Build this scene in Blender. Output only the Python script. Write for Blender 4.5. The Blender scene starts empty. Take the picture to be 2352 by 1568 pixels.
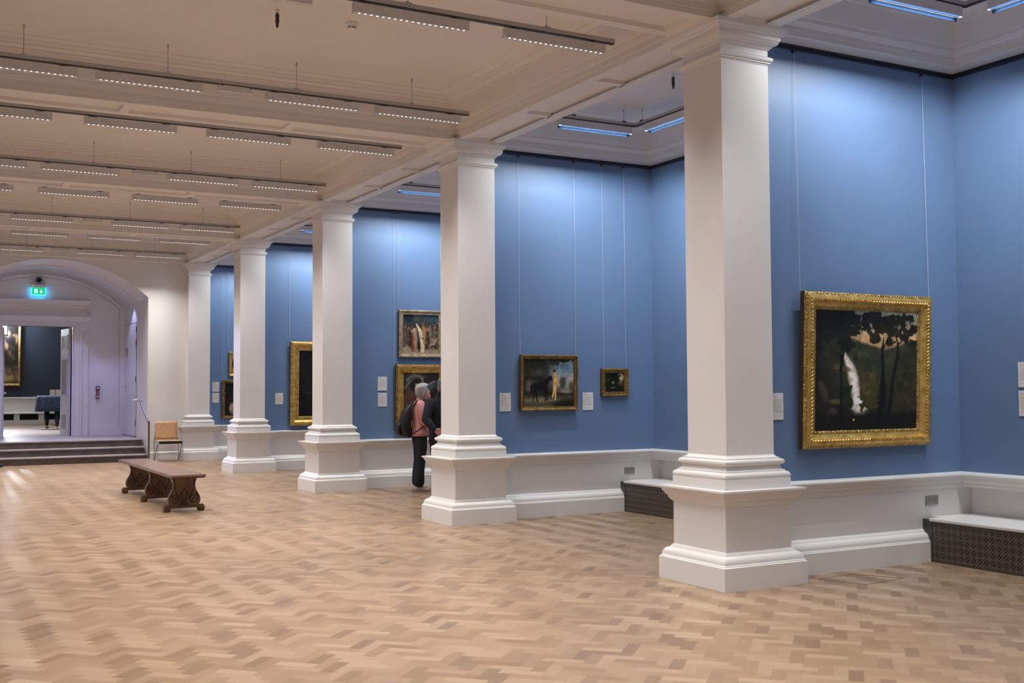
import bpy, bmesh, math, random
import numpy as np
from mathutils import Vector, Matrix, Euler
random.seed(7); RNG = np.random.default_rng(11)
sc = bpy.context.scene
COL = sc.collection
PI = math.pi
S = 4.64626                                  # pillar spacing
PY = [0, S, 2*S, 3*S, 18.23]                 # near edge of each right-hand pillar pedestal
HC = -2.55                                   # centre line of the hall
YW = 18.60                                   # face of the end wall
BAYX, OUTX = 0.67, 3.0
BEAM0, BEAM1, ZS, ZC = 0.14, 0.67, 4.325, 4.765
CAMXY = (-5.31273, -6.49657)

# ------------------------------------------------------------------ mesh helpers
class MB:
    def __init__(s): s.v = []; s.f = []; s.m = []; s.sm = []
    def add(s, vs, fs, mi=0, smooth=False, mat=None):
        o = len(s.v)
        if mat is not None: vs = [tuple(mat @ Vector(v)) for v in vs]
        s.v += [tuple(v) for v in vs]
        for f in fs:
            s.f.append(tuple(i+o for i in f)); s.m.append(mi); s.sm.append(smooth)
        return s
    def box(s, x0, x1, y0, y1, z0, z1, mi=0, mat=None):
        vs = [(x,y,z) for z in (z0,z1) for y in (y0,y1) for x in (x0,x1)]
        return s.add(vs, [(0,2,3,1),(4,5,7,6),(0,1,5,4),(2,6,7,3),(0,4,6,2),(1,3,7,5)], mi, False, mat)
    def bevbox(s, x0, x1, y0, y1, z0, z1, b=0.004, mi=0, mat=None):
        bm = bmesh.new()
        bmesh.ops.create_cube(bm, size=1)
        for v in bm.verts:
            v.co = ((x0+x1)/2+v.co.x*(x1-x0), (y0+y1)/2+v.co.y*(y1-y0), (z0+z1)/2+v.co.z*(z1-z0))
        bmesh.ops.bevel(bm, geom=list(bm.edges), offset=b, segments=2, profile=0.6, affect='EDGES')
        bm.verts.index_update()
        s.add([tuple(v.co) for v in bm.verts], [tuple(v.index for v in f.verts) for f in bm.faces], mi, False, mat)
        bm.free(); return s
    def quad(s, a, b, c, d, mi=0): return s.add([a,b,c,d], [(0,1,2,3)], mi)
    def prism(s, poly, axis, a, b, mi=0, mat=None, smooth=False):
        n = len(poly)
        def P(p, t):
            return {'x':(t,p[0],p[1]), 'y':(p[0],t,p[1]), 'z':(p[0],p[1],t)}[axis]
        vs = [P(p,a) for p in poly]+[P(p,b) for p in poly]
        s.add(vs, [tuple(range(n))[::-1], tuple(range(n,2*n))], mi, False, mat)
        return s.add(vs, [(i,(i+1)%n,n+(i+1)%n,n+i) for i in range(n)], mi, smooth, mat)
    def sweep(s, path, prof, closed=True, side=1, mi=0, caps=False):
        """profile (d,z) swept along a path in XY with mitred corners; d goes to the left (side=1) or right"""
        n = len(path); P = [Vector((p[0],p[1])) for p in path]; off = []
        for i in range(n):
            def nrm(a,b):
                t = (P[b]-P[a]).normalized(); return Vector((-t.y,t.x))*side
            if closed: n0, n1 = nrm((i-1)%n,i), nrm(i,(i+1)%n)
            else:
                n0 = nrm(i-1,i) if i>0 else nrm(i,i+1); n1 = nrm(i,i+1) if i<n-1 else n0
            m = (n0+n1); m = m/(1+n0.dot(n1)); off.append(m)
        k = len(prof); vs = []
        for i in range(n):
            for d,z in prof: q = P[i]+off[i]*d; vs.append((q.x,q.y,z))
        fs = []
        for i in range(n if closed else n-1):
            j = (i+1)%n
            for a in range(k-1): fs.append((i*k+a, j*k+a, j*k+a+1, i*k+a+1))
        if caps and not closed: fs += [tuple(range(k)), tuple(range((n-1)*k, n*k))[::-1]]
        return s.add(vs, fs, mi)
    def tube(s, pts, r, n=8, mi=0, caps=True, smooth=True, flat=1.0):
        pts = [Vector(p) for p in pts]; rr = r if isinstance(r,(list,tuple)) else [r]*len(pts)
        up = None; vs = []; K = len(pts)
        for i,p in enumerate(pts):
            t = (pts[min(i+1,K-1)]-pts[max(i-1,0)]).normalized()
            if up is None:
                up = Vector((0,0,1)) if abs(t.z)<.9 else Vector((1,0,0))
            a = (up - t*up.dot(t)).normalized(); b = t.cross(a); up = a
            for j in range(n):
                q = p + (a*math.cos(2*PI*j/n)*flat + b*math.sin(2*PI*j/n))*rr[i]; vs.append(tuple(q))
        fs = [(i*n+j, i*n+(j+1)%n, (i+1)*n+(j+1)%n, (i+1)*n+j) for i in range(K-1) for j in range(n)]
        s.add(vs, fs, mi, smooth)
        if caps: s.add(vs[:n], [tuple(range(n))[::-1]], mi); s.add(vs[-n:], [tuple(range(n))], mi)
        return s
    def lathe(s, prof, c, n=20, axis='z', mi=0, smooth=True):
        vs = []; k = len(prof)
        for j in range(n):
            a = 2*PI*j/n
            for r,h in prof:
                x,y = r*math.cos(a), r*math.sin(a)
                p = {'z':(x,y,h), 'y':(x,h,y), 'x':(h,x,y)}[axis]
                vs.append((c[0]+p[0], c[1]+p[1], c[2]+p[2]))
        fs = [(j*k+a, ((j+1)%n)*k+a, ((j+1)%n)*k+a+1, j*k+a+1) for j in range(n) for a in range(k-1)]
        return s.add(vs, fs, mi, smooth)
    def loft(s, rings, mi=0, smooth=True, caps=True):
        n = len(rings[0]); vs = [p for r in rings for p in r]; K = len(rings)
        fs = [(i*n+j, i*n+(j+1)%n, (i+1)*n+(j+1)%n, (i+1)*n+j) for i in range(K-1) for j in range(n)]
        if caps: fs += [tuple(range(n))[::-1], tuple(range((K-1)*n, K*n))]
        return s.add(vs, fs, mi, smooth)
    def ball(s, c, r, n=12, m=8, mi=0, mat=None):
        rx,ry,rz = (r,r,r) if not isinstance(r,(tuple,list)) else r
        rings = []
        for i in range(m+1):
            t = -PI/2+PI*i/m; t = max(min(t,PI/2-.02),-PI/2+.02)
            rings.append([(c[0]+rx*math.cos(t)*math.cos(2*PI*j/n), c[1]+ry*math.cos(t)*math.sin(2*PI*j/n), c[2]+rz*math.sin(t)) for j in range(n)])
        if mat is not None: rings = [[tuple(mat @ Vector(p)) for p in r_] for r_ in rings]
        return s.loft(rings, mi)
    def build(s, name, mats, parent=None, fix=True, angle=0):
        me = bpy.data.meshes.new(name); me.from_pydata(s.v, [], s.f)
        for m in (mats if isinstance(mats,(list,tuple)) else [mats]): me.materials.append(m)
        me.polygons.foreach_set('material_index', s.m); me.polygons.foreach_set('use_smooth', s.sm)
        if fix:
            bm = bmesh.new(); bm.from_mesh(me); bmesh.ops.recalc_face_normals(bm, faces=bm.faces); bm.to_mesh(me); bm.free()
        if angle:
            me.polygons.foreach_set('use_smooth', [True]*len(me.polygons)); me.set_sharp_from_angle(angle=math.radians(angle))
        me.update()
        o = bpy.data.objects.new(name, me); COL.objects.link(o)
        if parent is not None: o.parent = parent
        return o

def tag(o, label=None, cat=None, group=None, kind=None):
    if label: o['label'] = label
    if cat: o['category'] = cat
    if group: o['group'] = group
    if kind: o['kind'] = kind
    return o
def thing(name, label, cat, loc=(0,0,0), rz=0, group=None, kind=None):
    o = bpy.data.objects.new(name, None); COL.objects.link(o)
    o.location = loc; o.rotation_euler = (0,0,rz); o.empty_display_size = .1
    return tag(o, label, cat, group, kind)
def struct(name, mb, mats, parent=None, label=None):
    o = mb.build(name, mats, parent, angle=33)
    if parent is None: o['kind'] = 'structure'
    if label: o['label'] = label
    return o
def copy_tree(o, parent=None):
    c = o.copy(); COL.objects.link(c)
    if parent is not None: c.parent = parent
    for ch in o.children: copy_tree(ch, c)
    return c

# ------------------------------------------------------------------ materials
def lin(c):
    c = np.asarray(c, float)/255.0
    return np.where(c <= .04045, c/12.92, ((c+.055)/1.055)**2.4)
def rgba(c): return tuple(float(x) for x in lin(c))+(1.0,)
class NT:
    def __init__(s, name):
        s.mat = bpy.data.materials.new(name); s.mat.use_nodes = True; s.t = s.mat.node_tree
        s.b = s.t.nodes['Principled BSDF']
    def n(s, typ, **kw):
        nd = s.t.nodes.new(typ)
        for k,v in kw.items(): setattr(nd, k, v)
        return nd
    def l(s, a, b): s.t.links.new(a, b)
    def m(s, op, a, b=None, c=None):
        nd = s.n('ShaderNodeMath', operation=op)
        for i,x in enumerate((a,b,c)):
            if x is None: continue
            if isinstance(x,(int,float)): nd.inputs[i].default_value = x
            else: s.l(x, nd.inputs[i])
        return nd.outputs[0]
    def noise(s, vec, scale, detail=3, rough=.55):
        nd = s.n('ShaderNodeTexNoise'); nd.inputs['Scale'].default_value = scale
        nd.inputs['Detail'].default_value = detail; nd.inputs['Roughness'].default_value = rough
        if vec is not None: s.l(vec, nd.inputs['Vector'])
        return nd.outputs['Fac']
    def ramp(s, fac, stops):
        nd = s.n('ShaderNodeValToRGB'); cr = nd.color_ramp
        while len(cr.elements) < len(stops): cr.elements.new(.5)
        for e,(p,c) in zip(cr.elements, stops): e.position = p; e.color = c
        s.l(fac, nd.inputs['Fac']); return nd.outputs['Color']
    def mix(s, f, a, b, blend='MIX'):
        nd = s.n('ShaderNodeMix', data_type='RGBA', blend_type=blend)
        for x,i in ((f,0),(a,6),(b,7)):
            if isinstance(x,(int,float)): nd.inputs[i].default_value = x
            elif isinstance(x,tuple): nd.inputs[i].default_value = x
            else: s.l(x, nd.inputs[i])
        return nd.outputs[2]
    def obj(s): return s.n('ShaderNodeTexCoord').outputs['Object']
    def bump(s, h, strength=.2, dist=.01):
        nd = s.n('ShaderNodeBump'); nd.inputs['Strength'].default_value = strength; nd.inputs['Distance'].default_value = dist
        s.l(h, nd.inputs['Height']); s.l(nd.outputs[0], s.b.inputs['Normal'])
    def set(s, **kw):
        for k,v in kw.items():
            i = s.b.inputs[k.replace('_',' ')]
            if hasattr(v,'default_value') or isinstance(v, bpy.types.NodeSocket): s.l(v, i)
            else: i.default_value = v
        return s
def paint(name, c, rough=.5, var=.04, bump=.05, scale=3.0, spec=.5):
    t = NT(name); o = t.obj(); nz = t.noise(o, scale, 4)
    a = tuple(x*(1-var) for x in c[:3])+(1,); b = tuple(min(1,x*(1+var)) for x in c[:3])+(1,)
    t.set(Base_Color=t.ramp(nz, [(.3,a),(.7,b)]), Roughness=rough, Specular_IOR_Level=spec)
    if bump: t.bump(t.noise(o, 140, 2), bump, .002)
    return t.mat
def plain(name, c, rough=.5, metal=0, **kw):
    t = NT(name); o = t.obj(); nz = t.noise(o, 25, 3)
    a = tuple(x*.93 for x in c[:3])+(1,); b = tuple(min(1,x*1.07) for x in c[:3])+(1,)
    t.set(Base_Color=t.ramp(nz,[(.3,a),(.7,b)]), Roughness=rough, Metallic=metal, **kw)
    return t.mat
def emit(name, c, strength):
    t = NT(name); t.set(Base_Color=(0,0,0,1), Roughness=.4)
    t.b.inputs['Emission Color'].default_value = tuple(c)+(1,) if len(c)==3 else c
    t.b.inputs['Emission Strength'].default_value = strength
    return t.mat

WHITE = paint('white_gloss_paint', (.78,.765,.745), .38, .015, .03)
CEIL = paint('ceiling_paint', (.76,.72,.67), .6, .02, .04)
BLUE = paint('blue_wall_paint', (.131,.211,.364), .42, .04, .10, 1.5)
NAVY = paint('navy_wall_paint', (.020,.029,.050), .6, .04, .05)
GREYMET = plain('light_grey_metal', (.64,.62,.61), .45, .0)
TRACKM = plain('track_grey_metal', (.47,.45,.44), .42, .3)
DARKMET = plain('dark_metal', (.06,.055,.05), .4, .6)
CHROME = plain('chrome', (.75,.75,.78), .15, 1.0)
BRASS = plain('brass', (.75,.60,.30), .3, 1.0)
BLACK = plain('black_void', (.012,.011,.010), .7)
CARD = plain('white_card', (.74,.71,.70), .6)
INK = plain('grey_ink', (.42,.40,.40), .7)
SOCK = plain('brushed_steel_plate', (.33,.30,.28), .4, .4)
LEDM = emit('led_lens', (1.0,.96,.92), 4.5)
LEDC = emit('led_lens_cool', (.80,.88,1.0), 4.5)
STRIPM = emit('wash_lens', (.17,.37,.83), 1.0)
STRIPE = emit('wash_lens_end', (.95,.97,1.0), 5.0)
WIREM = plain('clear_nylon', (.62,.68,.75), .35, 0)
SHIELD = plain('blue_anodised_baffle', (.0018,.0042,.0092), 1.0, 0, Specular_IOR_Level=0.0)
STEPR = paint('step_stone_dark', (.080,.064,.057), .6, .3, .2, 6)
STEPT = paint('step_stone_tread', (.36,.31,.32), .4, .12, .1, 8)

def herringbone():
    t = NT('oak_herringbone'); w = .0775; n = 3
    sp = t.n('ShaderNodeSeparateXYZ'); t.l(t.obj(), sp.inputs[0])
    k = 1/(w*math.sqrt(2))
    u = t.m('MULTIPLY', t.m('ADD', sp.outputs[0], sp.outputs[1]), k)
    v = t.m('MULTIPLY', t.m('SUBTRACT', sp.outputs[1], sp.outputs[0]), k)
    i, j = t.m('FLOOR', u), t.m('FLOOR', v)
    tt = t.m('FLOORED_MODULO', t.m('SUBTRACT', i, j), 2*n)
    hz = t.m('LESS_THAN', tt, n-.5)
    hx = t.m('SUBTRACT', i, tt)
    vy = t.m('SUBTRACT', j, t.m('SUBTRACT', 2*n-1, tt))
    def sel(a, b): return t.m('ADD', t.m('MULTIPLY', a, hz), t.m('MULTIPLY', b, t.m('SUBTRACT', 1, hz)))
    bx, by = sel(hx, i), sel(j, vy)
    cb = t.n('ShaderNodeCombineXYZ'); t.l(bx, cb.inputs[0]); t.l(by, cb.inputs[1]); t.l(t.m('MULTIPLY', hz, 17.3), cb.inputs[2])
    wn = t.n('ShaderNodeTexWhiteNoise'); t.l(cb.outputs[0], wn.inputs['Vector'])
    lu, lv = t.m('SUBTRACT', u, bx), t.m('SUBTRACT', v, by)
    al, ac = sel(lu, lv), sel(lv, lu)                        # along / across the block
    g = t.n('ShaderNodeCombineXYZ')
    t.l(t.m('ADD', t.m('MULTIPLY', al, .12), t.m('MULTIPLY', wn.outputs['Value'], 40)), g.inputs[0])
    t.l(t.m('MULTIPLY', ac, 1.6), g.inputs[1]); t.l(t.m('MULTIPLY', wn.outputs['Value'], 91), g.inputs[2])
    grain = t.noise(g.outputs[0], 3.0, 4)
    big = t.noise(t.obj(), .55, 3)
    val = t.m('ADD', t.m('MULTIPLY', t.m('POWER', wn.outputs['Value'], .8), .62), t.m('ADD', t.m('MULTIPLY', grain, .34), t.m('MULTIPLY', big, .16)))
    val = t.m('ADD', val, t.m('MULTIPLY', t.m('SUBTRACT', .5, hz), .20))  # sheen painted in: one block direction lighter than the other
    c = t.ramp(val, [(.10,(.185,.114,.066,1)),(.34,(.25,.158,.091,1)),(.62,(.305,.20,.119,1)),(.95,(.385,.268,.170,1))])
    ea = t.m('MINIMUM', ac, t.m('SUBTRACT', 1, ac)); el = t.m('MINIMUM', al, t.m('SUBTRACT', n, al))
    edge = t.m('MINIMUM', ea, el)
    gap = t.m('LESS_THAN', edge, .018)
    c = t.mix(t.m('MULTIPLY', gap, .16), c, (.13,.07,.035,1))
    t.set(Base_Color=c, Specular_IOR_Level=.5, Anisotropic=.75)
    tg = t.n('ShaderNodeCombineXYZ'); t.l(t.m('SUBTRACT', t.m('MULTIPLY', hz, 2), 1), tg.inputs[0]); tg.inputs[1].default_value = 1.0; t.l(tg.outputs[0], t.b.inputs['Tangent'])
    t.l(t.m('ADD', .27, t.m('MULTIPLY', grain, .14)), t.b.inputs['Roughness'])
    t.bump(t.m('ADD', t.m('MULTIPLY', wn.outputs['Value'], .5), t.m('MULTIPLY', grain, .25)), .12, .004)
    return t.mat
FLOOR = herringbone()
def wood(name, a, b, rough=.3, scale=(3,3,30)):
    t = NT(name); mp = t.n('ShaderNodeMapping'); mp.inputs['Scale'].default_value = scale; t.l(t.obj(), mp.inputs[0])
    nz = t.noise(mp.outputs[0], 2.2, 6, .65)
    t.set(Base_Color=t.ramp(nz,[(.3,a),(.7,b)]), Roughness=rough); t.bump(nz, .06, .004); return t.mat
OAKD = wood('dark_oak', (.055,.025,.013,1), (.13,.062,.03,1), .28, (12,1.0,12))
OAKT = wood('polished_oak_top', (.115,.058,.038,1), (.215,.115,.075,1), .22, (14,.9,14))
OAKV = wood('carved_oak', (.085,.040,.018,1), (.19,.095,.042,1), .3, (10,10,2))
CARVE = plain('carved_groove', (.016,.008,.005), .6)
PLY = wood('beech_ply', (.44,.24,.12,1), (.62,.38,.21,1), .4, (22,22,3))
PLYB = wood('walnut_backboards', (.055,.03,.02,1), (.13,.07,.045,1), .5)
def gold(name, a=(.68,.43,.11), b=(.94,.67,.24), rough=.34, orn=0, osc=60):
    t = NT(name); o = t.obj(); nz = t.noise(o, 14, 5, .65)
    c = t.ramp(nz,[(.32,tuple(x*.6 for x in a)+(1,)),(.5,a+(1,)),(.72,b+(1,))])
    t.set(Base_Color=c, Metallic=.62, Roughness=rough)
    if orn:
        vo = t.n('ShaderNodeTexVoronoi', feature='SMOOTH_F1'); vo.inputs['Scale'].default_value = osc; t.l(o, vo.inputs['Vector'])
        t.bump(t.m('ADD', vo.outputs['Distance'], t.m('MULTIPLY', nz, .5)), orn, .012)
        c2 = t.mix(t.m('MULTIPLY', vo.outputs['Distance'], .9), c, (.16,.085,.02,1)); t.l(c2, t.b.inputs['Base Color'])
    return t.mat
GOLD = gold('gilt'); GOLDO = gold('gilt_ornament', orn=.9, osc=55); GOLDD = gold('aged_gilt', (.26,.15,.045), (.50,.33,.12), .42)
GOLDDO = gold('aged_gilt_ornament', (.30,.175,.05), (.60,.40,.15), .4, .9, 60)
PALEG = gold('pale_gilt', (.46,.34,.22), (.70,.56,.40), .45)
FRSIDE = plain('frame_side', (.055,.035,.02), .7)

def grille_mat():
    t = NT('pierced_bronze_grille'); sp = t.n('ShaderNodeSeparateXYZ'); t.l(t.obj(), sp.inputs[0]); per = .062
    def cell(x, off=0):
        return t.m('SUBTRACT', t.m('FRACT', t.m('ADD', t.m('MULTIPLY', x, 1/per), off)), .5)
    x, y = cell(sp.outputs[1]), cell(sp.outputs[2])
    ax, ay = t.m('ABSOLUTE', x), t.m('ABSOLUTE', y)
    d1 = t.m('MULTIPLY', t.m('ABSOLUTE', t.m('SUBTRACT', ax, ay)), .7)
    d2 = t.m('MULTIPLY', t.m('ABSOLUTE', t.m('SUBTRACT', t.m('ADD', ax, ay), .5)), .7)
    d3 = t.m('MINIMUM', ax, ay)
    r = t.m('SQRT', t.m('ADD', t.m('MULTIPLY', x, x), t.m('MULTIPLY', y, y)))
    hub = t.m('LESS_THAN', r, .12)
    ln = t.m('LESS_THAN', t.m('MINIMUM', t.m('MINIMUM', d1, d2), d3), .046)
    k = t.m('MAXIMUM', hub, ln)
    c = t.mix(k, (.006,.006,.005,1), (.17,.145,.12,1))
    t.set(Base_Color=c, Metallic=.3, Roughness=.45); t.bump(k, .8, .004); return t.mat
GRILLE = grille_mat()
BOXMET = plain('bronze_sheet', (.085,.075,.070), .35, .5)

# ------------------------------------------------------------------ the right-hand pillars
D0 = .178; SHX = (.178,.648)
PED = [(.172,0),(.172,.17),(.163,.174),(.160,.183),(.153,.188),(.153,.200),(.150,.213),(.143,.226),(.132,.237),(.118,.244),(.108,.246),(.104,.256),(.094,.266),(.086,.273),(.086,.604),(.094,.613),(.103,.620),(.112,.634),(.118,.640),(.118,.652),(.128,.660),(.138,.672),(.141,.684),(.149,.688),(.152,.700),(.160,.714),(.172,.720),(.172,.733),(.02,.7335)]
BASE = [(.088,.733),(.088,.808),(.082,.811),(.087,.817),(.0895,.828),(.087,.840),(.080,.850),(.069,.857),(.060,.858),(.059,.870),(.048,.872),(.040,.877),(.035,.887),(.035,.907),(.042,.910),(.051,.914),(.0565,.922),(.0585,.932),(.056,.942),(.049,.950),(.038,.954),(.031,.954),(.031,.963),(.020,.966),(.008,.973),(0,.986)]
SHAFT = [(0,.985),(0,4.039)]
CAPI = [(0,4.038),(.004,4.042),(.004,4.052),(.015,4.055),(.015,4.066),(.024,4.069),(.030,4.078),(.031,4.087),(.027,4.097),(.018,4.105),(0,4.107),(0,4.162),(.010,4.165),(.014,4.172),(.014,4.177),(.023,4.178),(.026,4.189),(.037,4.191),(.048,4.195),(.058,4.203),(.063,4.213),(.065,4.223),(.072,4.224),(.072,4.258),(.086,4.260),(.089,4.268),(.098,4.272),(.101,4.281),(.112,4.288),(.118,4.298),(.119,4.325)]
def pillar_part(prof, x0, x1, y0, y1):
    return MB().sweep([(x0,y0),(x1,y0),(x1,y1),(x0,y1)], prof, True, -1)
def make_pillar(x, y, depth=.47, label=None):
    t = thing('pillar', label, 'pillar', (x+D0, y+D0, 0), kind='structure', group='square pillars of the colonnade')
    for nm, pr in (('pedestal',PED),('base',BASE),('shaft',SHAFT),('capital',CAPI)):
        pillar_part(pr, 0, .47, 0, depth).build(nm, WHITE, t, angle=33)
    return t
LAB = ['white square pillar nearest the camera, beside the waterfall painting',
       'second white pillar along, left of the horse painting, half hiding the man in navy',
       'third white pillar along, left of the woman with the backpack',
       'fourth white pillar along, narrow, beside the big dark portrait',
       'last white half pillar against the end wall, behind the chair']
for k in range(5): make_pillar(0, PY[k], .47 if k<4 else .20, LAB[k])
for k in range(0,5):                           # the matching row on the other side of the hall (out of the photo)
    t = struct('pillar_west', MB().add([],[]), WHITE) if False else None
    mb = MB()
    for pr in (PED,BASE,SHAFT,CAPI): mb.sweep([(2*HC-.648,PY[k]+D0),(2*HC-.178,PY[k]+D0),(2*HC-.178,PY[k]+.648),(2*HC-.648,PY[k]+.648)], pr, True, -1)
    struct('pillar_west', mb, WHITE)

# ------------------------------------------------------------------ floor, walls, dado
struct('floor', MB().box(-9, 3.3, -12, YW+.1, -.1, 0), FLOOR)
DADO = [(.107,0),(.107,.17),(.098,.174),(.095,.183),(.088,.188),(.088,.200),(.085,.213),(.078,.226),(.067,.237),(.053,.244),(.043,.246),(.039,.256),(.029,.266),(.022,.273),(.022,.604),(.030,.613),(.038,.620),(.047,.634),(.053,.640),(.053,.652),(.063,.660),(.073,.672),(.076,.684),(.084,.688),(.087,.700),(.095,.714),(.105,.720),(.105,.731),(.05,.741),(.0,.747),(-.02,.747)]
OUTD = [(-.09,0),(-.09,.60),(.0,.612),(.038,.620),(.047,.634),(.053,.640),(.053,.652),(.063,.660),(.073,.672),(.076,.684),(.084,.688),(.087,.700),(.095,.714),(.105,.720),(.105,.731),(.05,.741),(.0,.747),(-.02,.747)]
WALLK = [-S]+PY
for i,y in enumerate(WALLK):
    if i < 5: struct('wall_partition', MB().box(.60, 3.05, y+.37, y+.60, .02, 4.40), BLUE)
    struct('baseboard_partition', MB().sweep([(.62,y+.37),(3.10,y+.37)], DADO, False, -1), WHITE)
    if i < 5: struct('baseboard_partition', MB().sweep([(3.10,y+.60),(.62,y+.60)], DADO, False, -1), WHITE)
struct('wall_end', MB().box(.60, 3.05, YW, YW+.25, 0, 4.40), BLUE)
struct('wall_right', MB().box(OUTX, 3.3, -9, YW+.2, .74, 4.8), BLUE)
struct('baseboard_right', MB().sweep([(OUTX, YW),(OUTX,-9)], OUTD, False, -1).box(3.11,3.3,-9,YW,0,.74), WHITE)
# opposite side and the wall behind the photographer
struct('wall_left', MB().box(-8.5, -8.14, -12, YW+.2, .74, 4.8), BLUE)
struct('baseboard_left', MB().box(-8.5, -8.08, -12, YW+.2, 0, .74), WHITE)
struct('wall_back', MB().box(-8.5, 3.3, -12, -11.7, 0, 4.8), WHITE)
for k in range(4):
    struct('wall_west_partition', MB().box(-8.14, 2*HC-.65, PY[k]+.37, PY[k]+.60, 0, 4.40), BLUE)
RAILM = plain('dark_hanging_rail', (.012,.015,.024), .6)
# slim picture rails under each partition's cornice; shade is part of their dark colour
for i,y in enumerate(WALLK[1:]):
    struct('trim_picture_rail', MB().box(.66, 3.0, y+.354, y+.37, 4.284, 4.294).box(.66,3.0,y+.358,y+.37,4.303,4.326), RAILM)
struct('trim_picture_rail', MB().box(2.984, 3.0, -9, YW, 4.284, 4.294).box(2.988,3.0,-9,YW,4.303,4.326), RAILM)

# ------------------------------------------------------------------ ceiling
HALLP = [(0,ZS),(0,4.372),(.008,4.375),(.008,4.425),(.014,4.430),(.018,4.446),(.030,4.468),(.030,4.490),(.044,4.494),(.052,4.515),(.060,4.548),(.072,4.60),(.085,4.655),(.096,4.682),(.108,4.686),(.112,4.702),(.200,4.708),(.204,4.720),(.216,4.728),(.228,4.738),(.236,4.752),(.252,4.756),(.345,4.757),(.352,ZC+.002)]
BAYP = [(-.02,ZS),(.0,ZS),(.06,4.338),(.115,4.348),(.125,4.354),(.125,4.395),(.132,4.398),(.132,4.43),(.140,4.436),(.150,4.450),(.168,4.47),(.170,4.500),(.184,4.504),(.192,4.525),(.200,4.556),(.212,4.61),(.225,4.66),(.236,4.684),(.250,4.688),(.254,4.704),(.340,4.708),(.346,4.72),(.358,4.728),(.372,4.742),(.378,4.754),(.395,4.757),(.498,4.758),(.506,ZC+.002)]
struct('ceiling', MB().box(-9, 3.3, -12, YW+.3, ZC, ZC+.1), CEIL)
BK = [-2*S,-S]+PY                                           # beams across the hall
LX0, LX1 = 2*HC-BEAM0, BEAM0
for a,b in zip([-12]+BK, BK+[None]):
    if b is None: break
    y0 = a+BEAM1 if a>-12 else -11.7; y1 = b+BEAM0
    struct('ceiling_coffer', MB().sweep([(LX0,y0),(LX1,y0),(LX1,y1),(LX0,y1)], HALLP, True, 1), CEIL)
for a,b in zip(WALLK[:-1], WALLK[1:]):
    struct('ceiling_bay', MB().sweep([(.55,a+.60),(OUTX,a+.60),(OUTX,b+.37),(.55,b+.37)], BAYP, True, 1), WHITE)
    struct('ceiling_west_bay', MB().sweep([(-8.14,a+.60),(2*HC-.55,a+.60),(2*HC-.55,b+.37),(-8.14,b+.37)], BAYP, True, 1), WHITE)
def panels(mb, x0, x1, y0, y1, along, cuts, ins=.10, rec=.032, z=ZS):
    """soffit with sunk panels; cuts = list of (start, end) along the beam"""
    def P(u, w, zz): return (w,u,zz) if along=='y' else (u,w,zz)
    u0,u1,w0,w1 = (y0,y1,x0,x1) if along=='y' else (x0,x1,y0,y1)
    wa, wb = w0+ins, w1-ins
    def q(a,b,c,d,zz): mb.quad(P(a,c,zz),P(b,c,zz),P(b,d,zz),P(a,d,zz))
    q(u0,u1,w0,wa,z); q(u0,u1,wb,w1,z); p = u0
    for a,b in cuts:
        q(p,a,wa,wb,z); p = b
        q(a+.012,b-.012,wa+.012,wb-.012,z+rec)
        for (ua,wa_,ub,wb_) in ((a,wa,b,wa),(b,wa,b,wb),(b,wb,a,wb),(a,wb,a,wa)):
            cu,cw = (a+b)/2,(wa+wb)/2
            f = lambda u,w: (u+.012*(1 if u<cu else -1), w+.012*(1 if w<cw else -1))
            mb.quad(P(ua,wa_,z),P(ub,wb_,z),P(*f(ub,wb_),z+rec),P(*f(ua,wa_),z+rec))
    q(p,u1,wa,wb,z)
for a,b in zip(BK[:-1],BK[1:]):
    y0,y1 = a+BEAM1, b+BEAM0; L = y1-y0; n=3; pl = (L-.16-.085*(n-1))/n
    for m in (0,1):
        x0,x1 = (BEAM0,BEAM1) if m==0 else (2*HC-BEAM1,2*HC-BEAM0)
        mb = MB(); cuts = [(y0+.08+i*(pl+.085), y0+.08+i*(pl+.085)+pl) for i in range(n)]
        panels(mb, x0, x1, y0, y1, 'y', cuts); mb.quad((x0,b+BEAM0,ZS),(x1,b+BEAM0,ZS),(x1,min(b+BEAM1,YW),ZS),(x0,min(b+BEAM1,YW),ZS))
        struct('ceiling_beam', mb, CEIL)
for b in BK:
    mb = MB(); y0,y1 = b+BEAM0, min(b+BEAM1,YW)
    w = (LX1-LX0-.40-.18)/3; cuts = [(LX0+.20+i*(w+.09), LX0+.20+i*(w+.09)+w) for i in range(3)]
    if y1-y0>.4: panels(mb, LX0, LX1, y0, y1, 'x', cuts)
    else: mb.quad((LX0,y0,ZS),(LX1,y0,ZS),(LX1,y1,ZS),(LX0,y1,ZS))
    struct('ceiling_beam', mb, CEIL)

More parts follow.
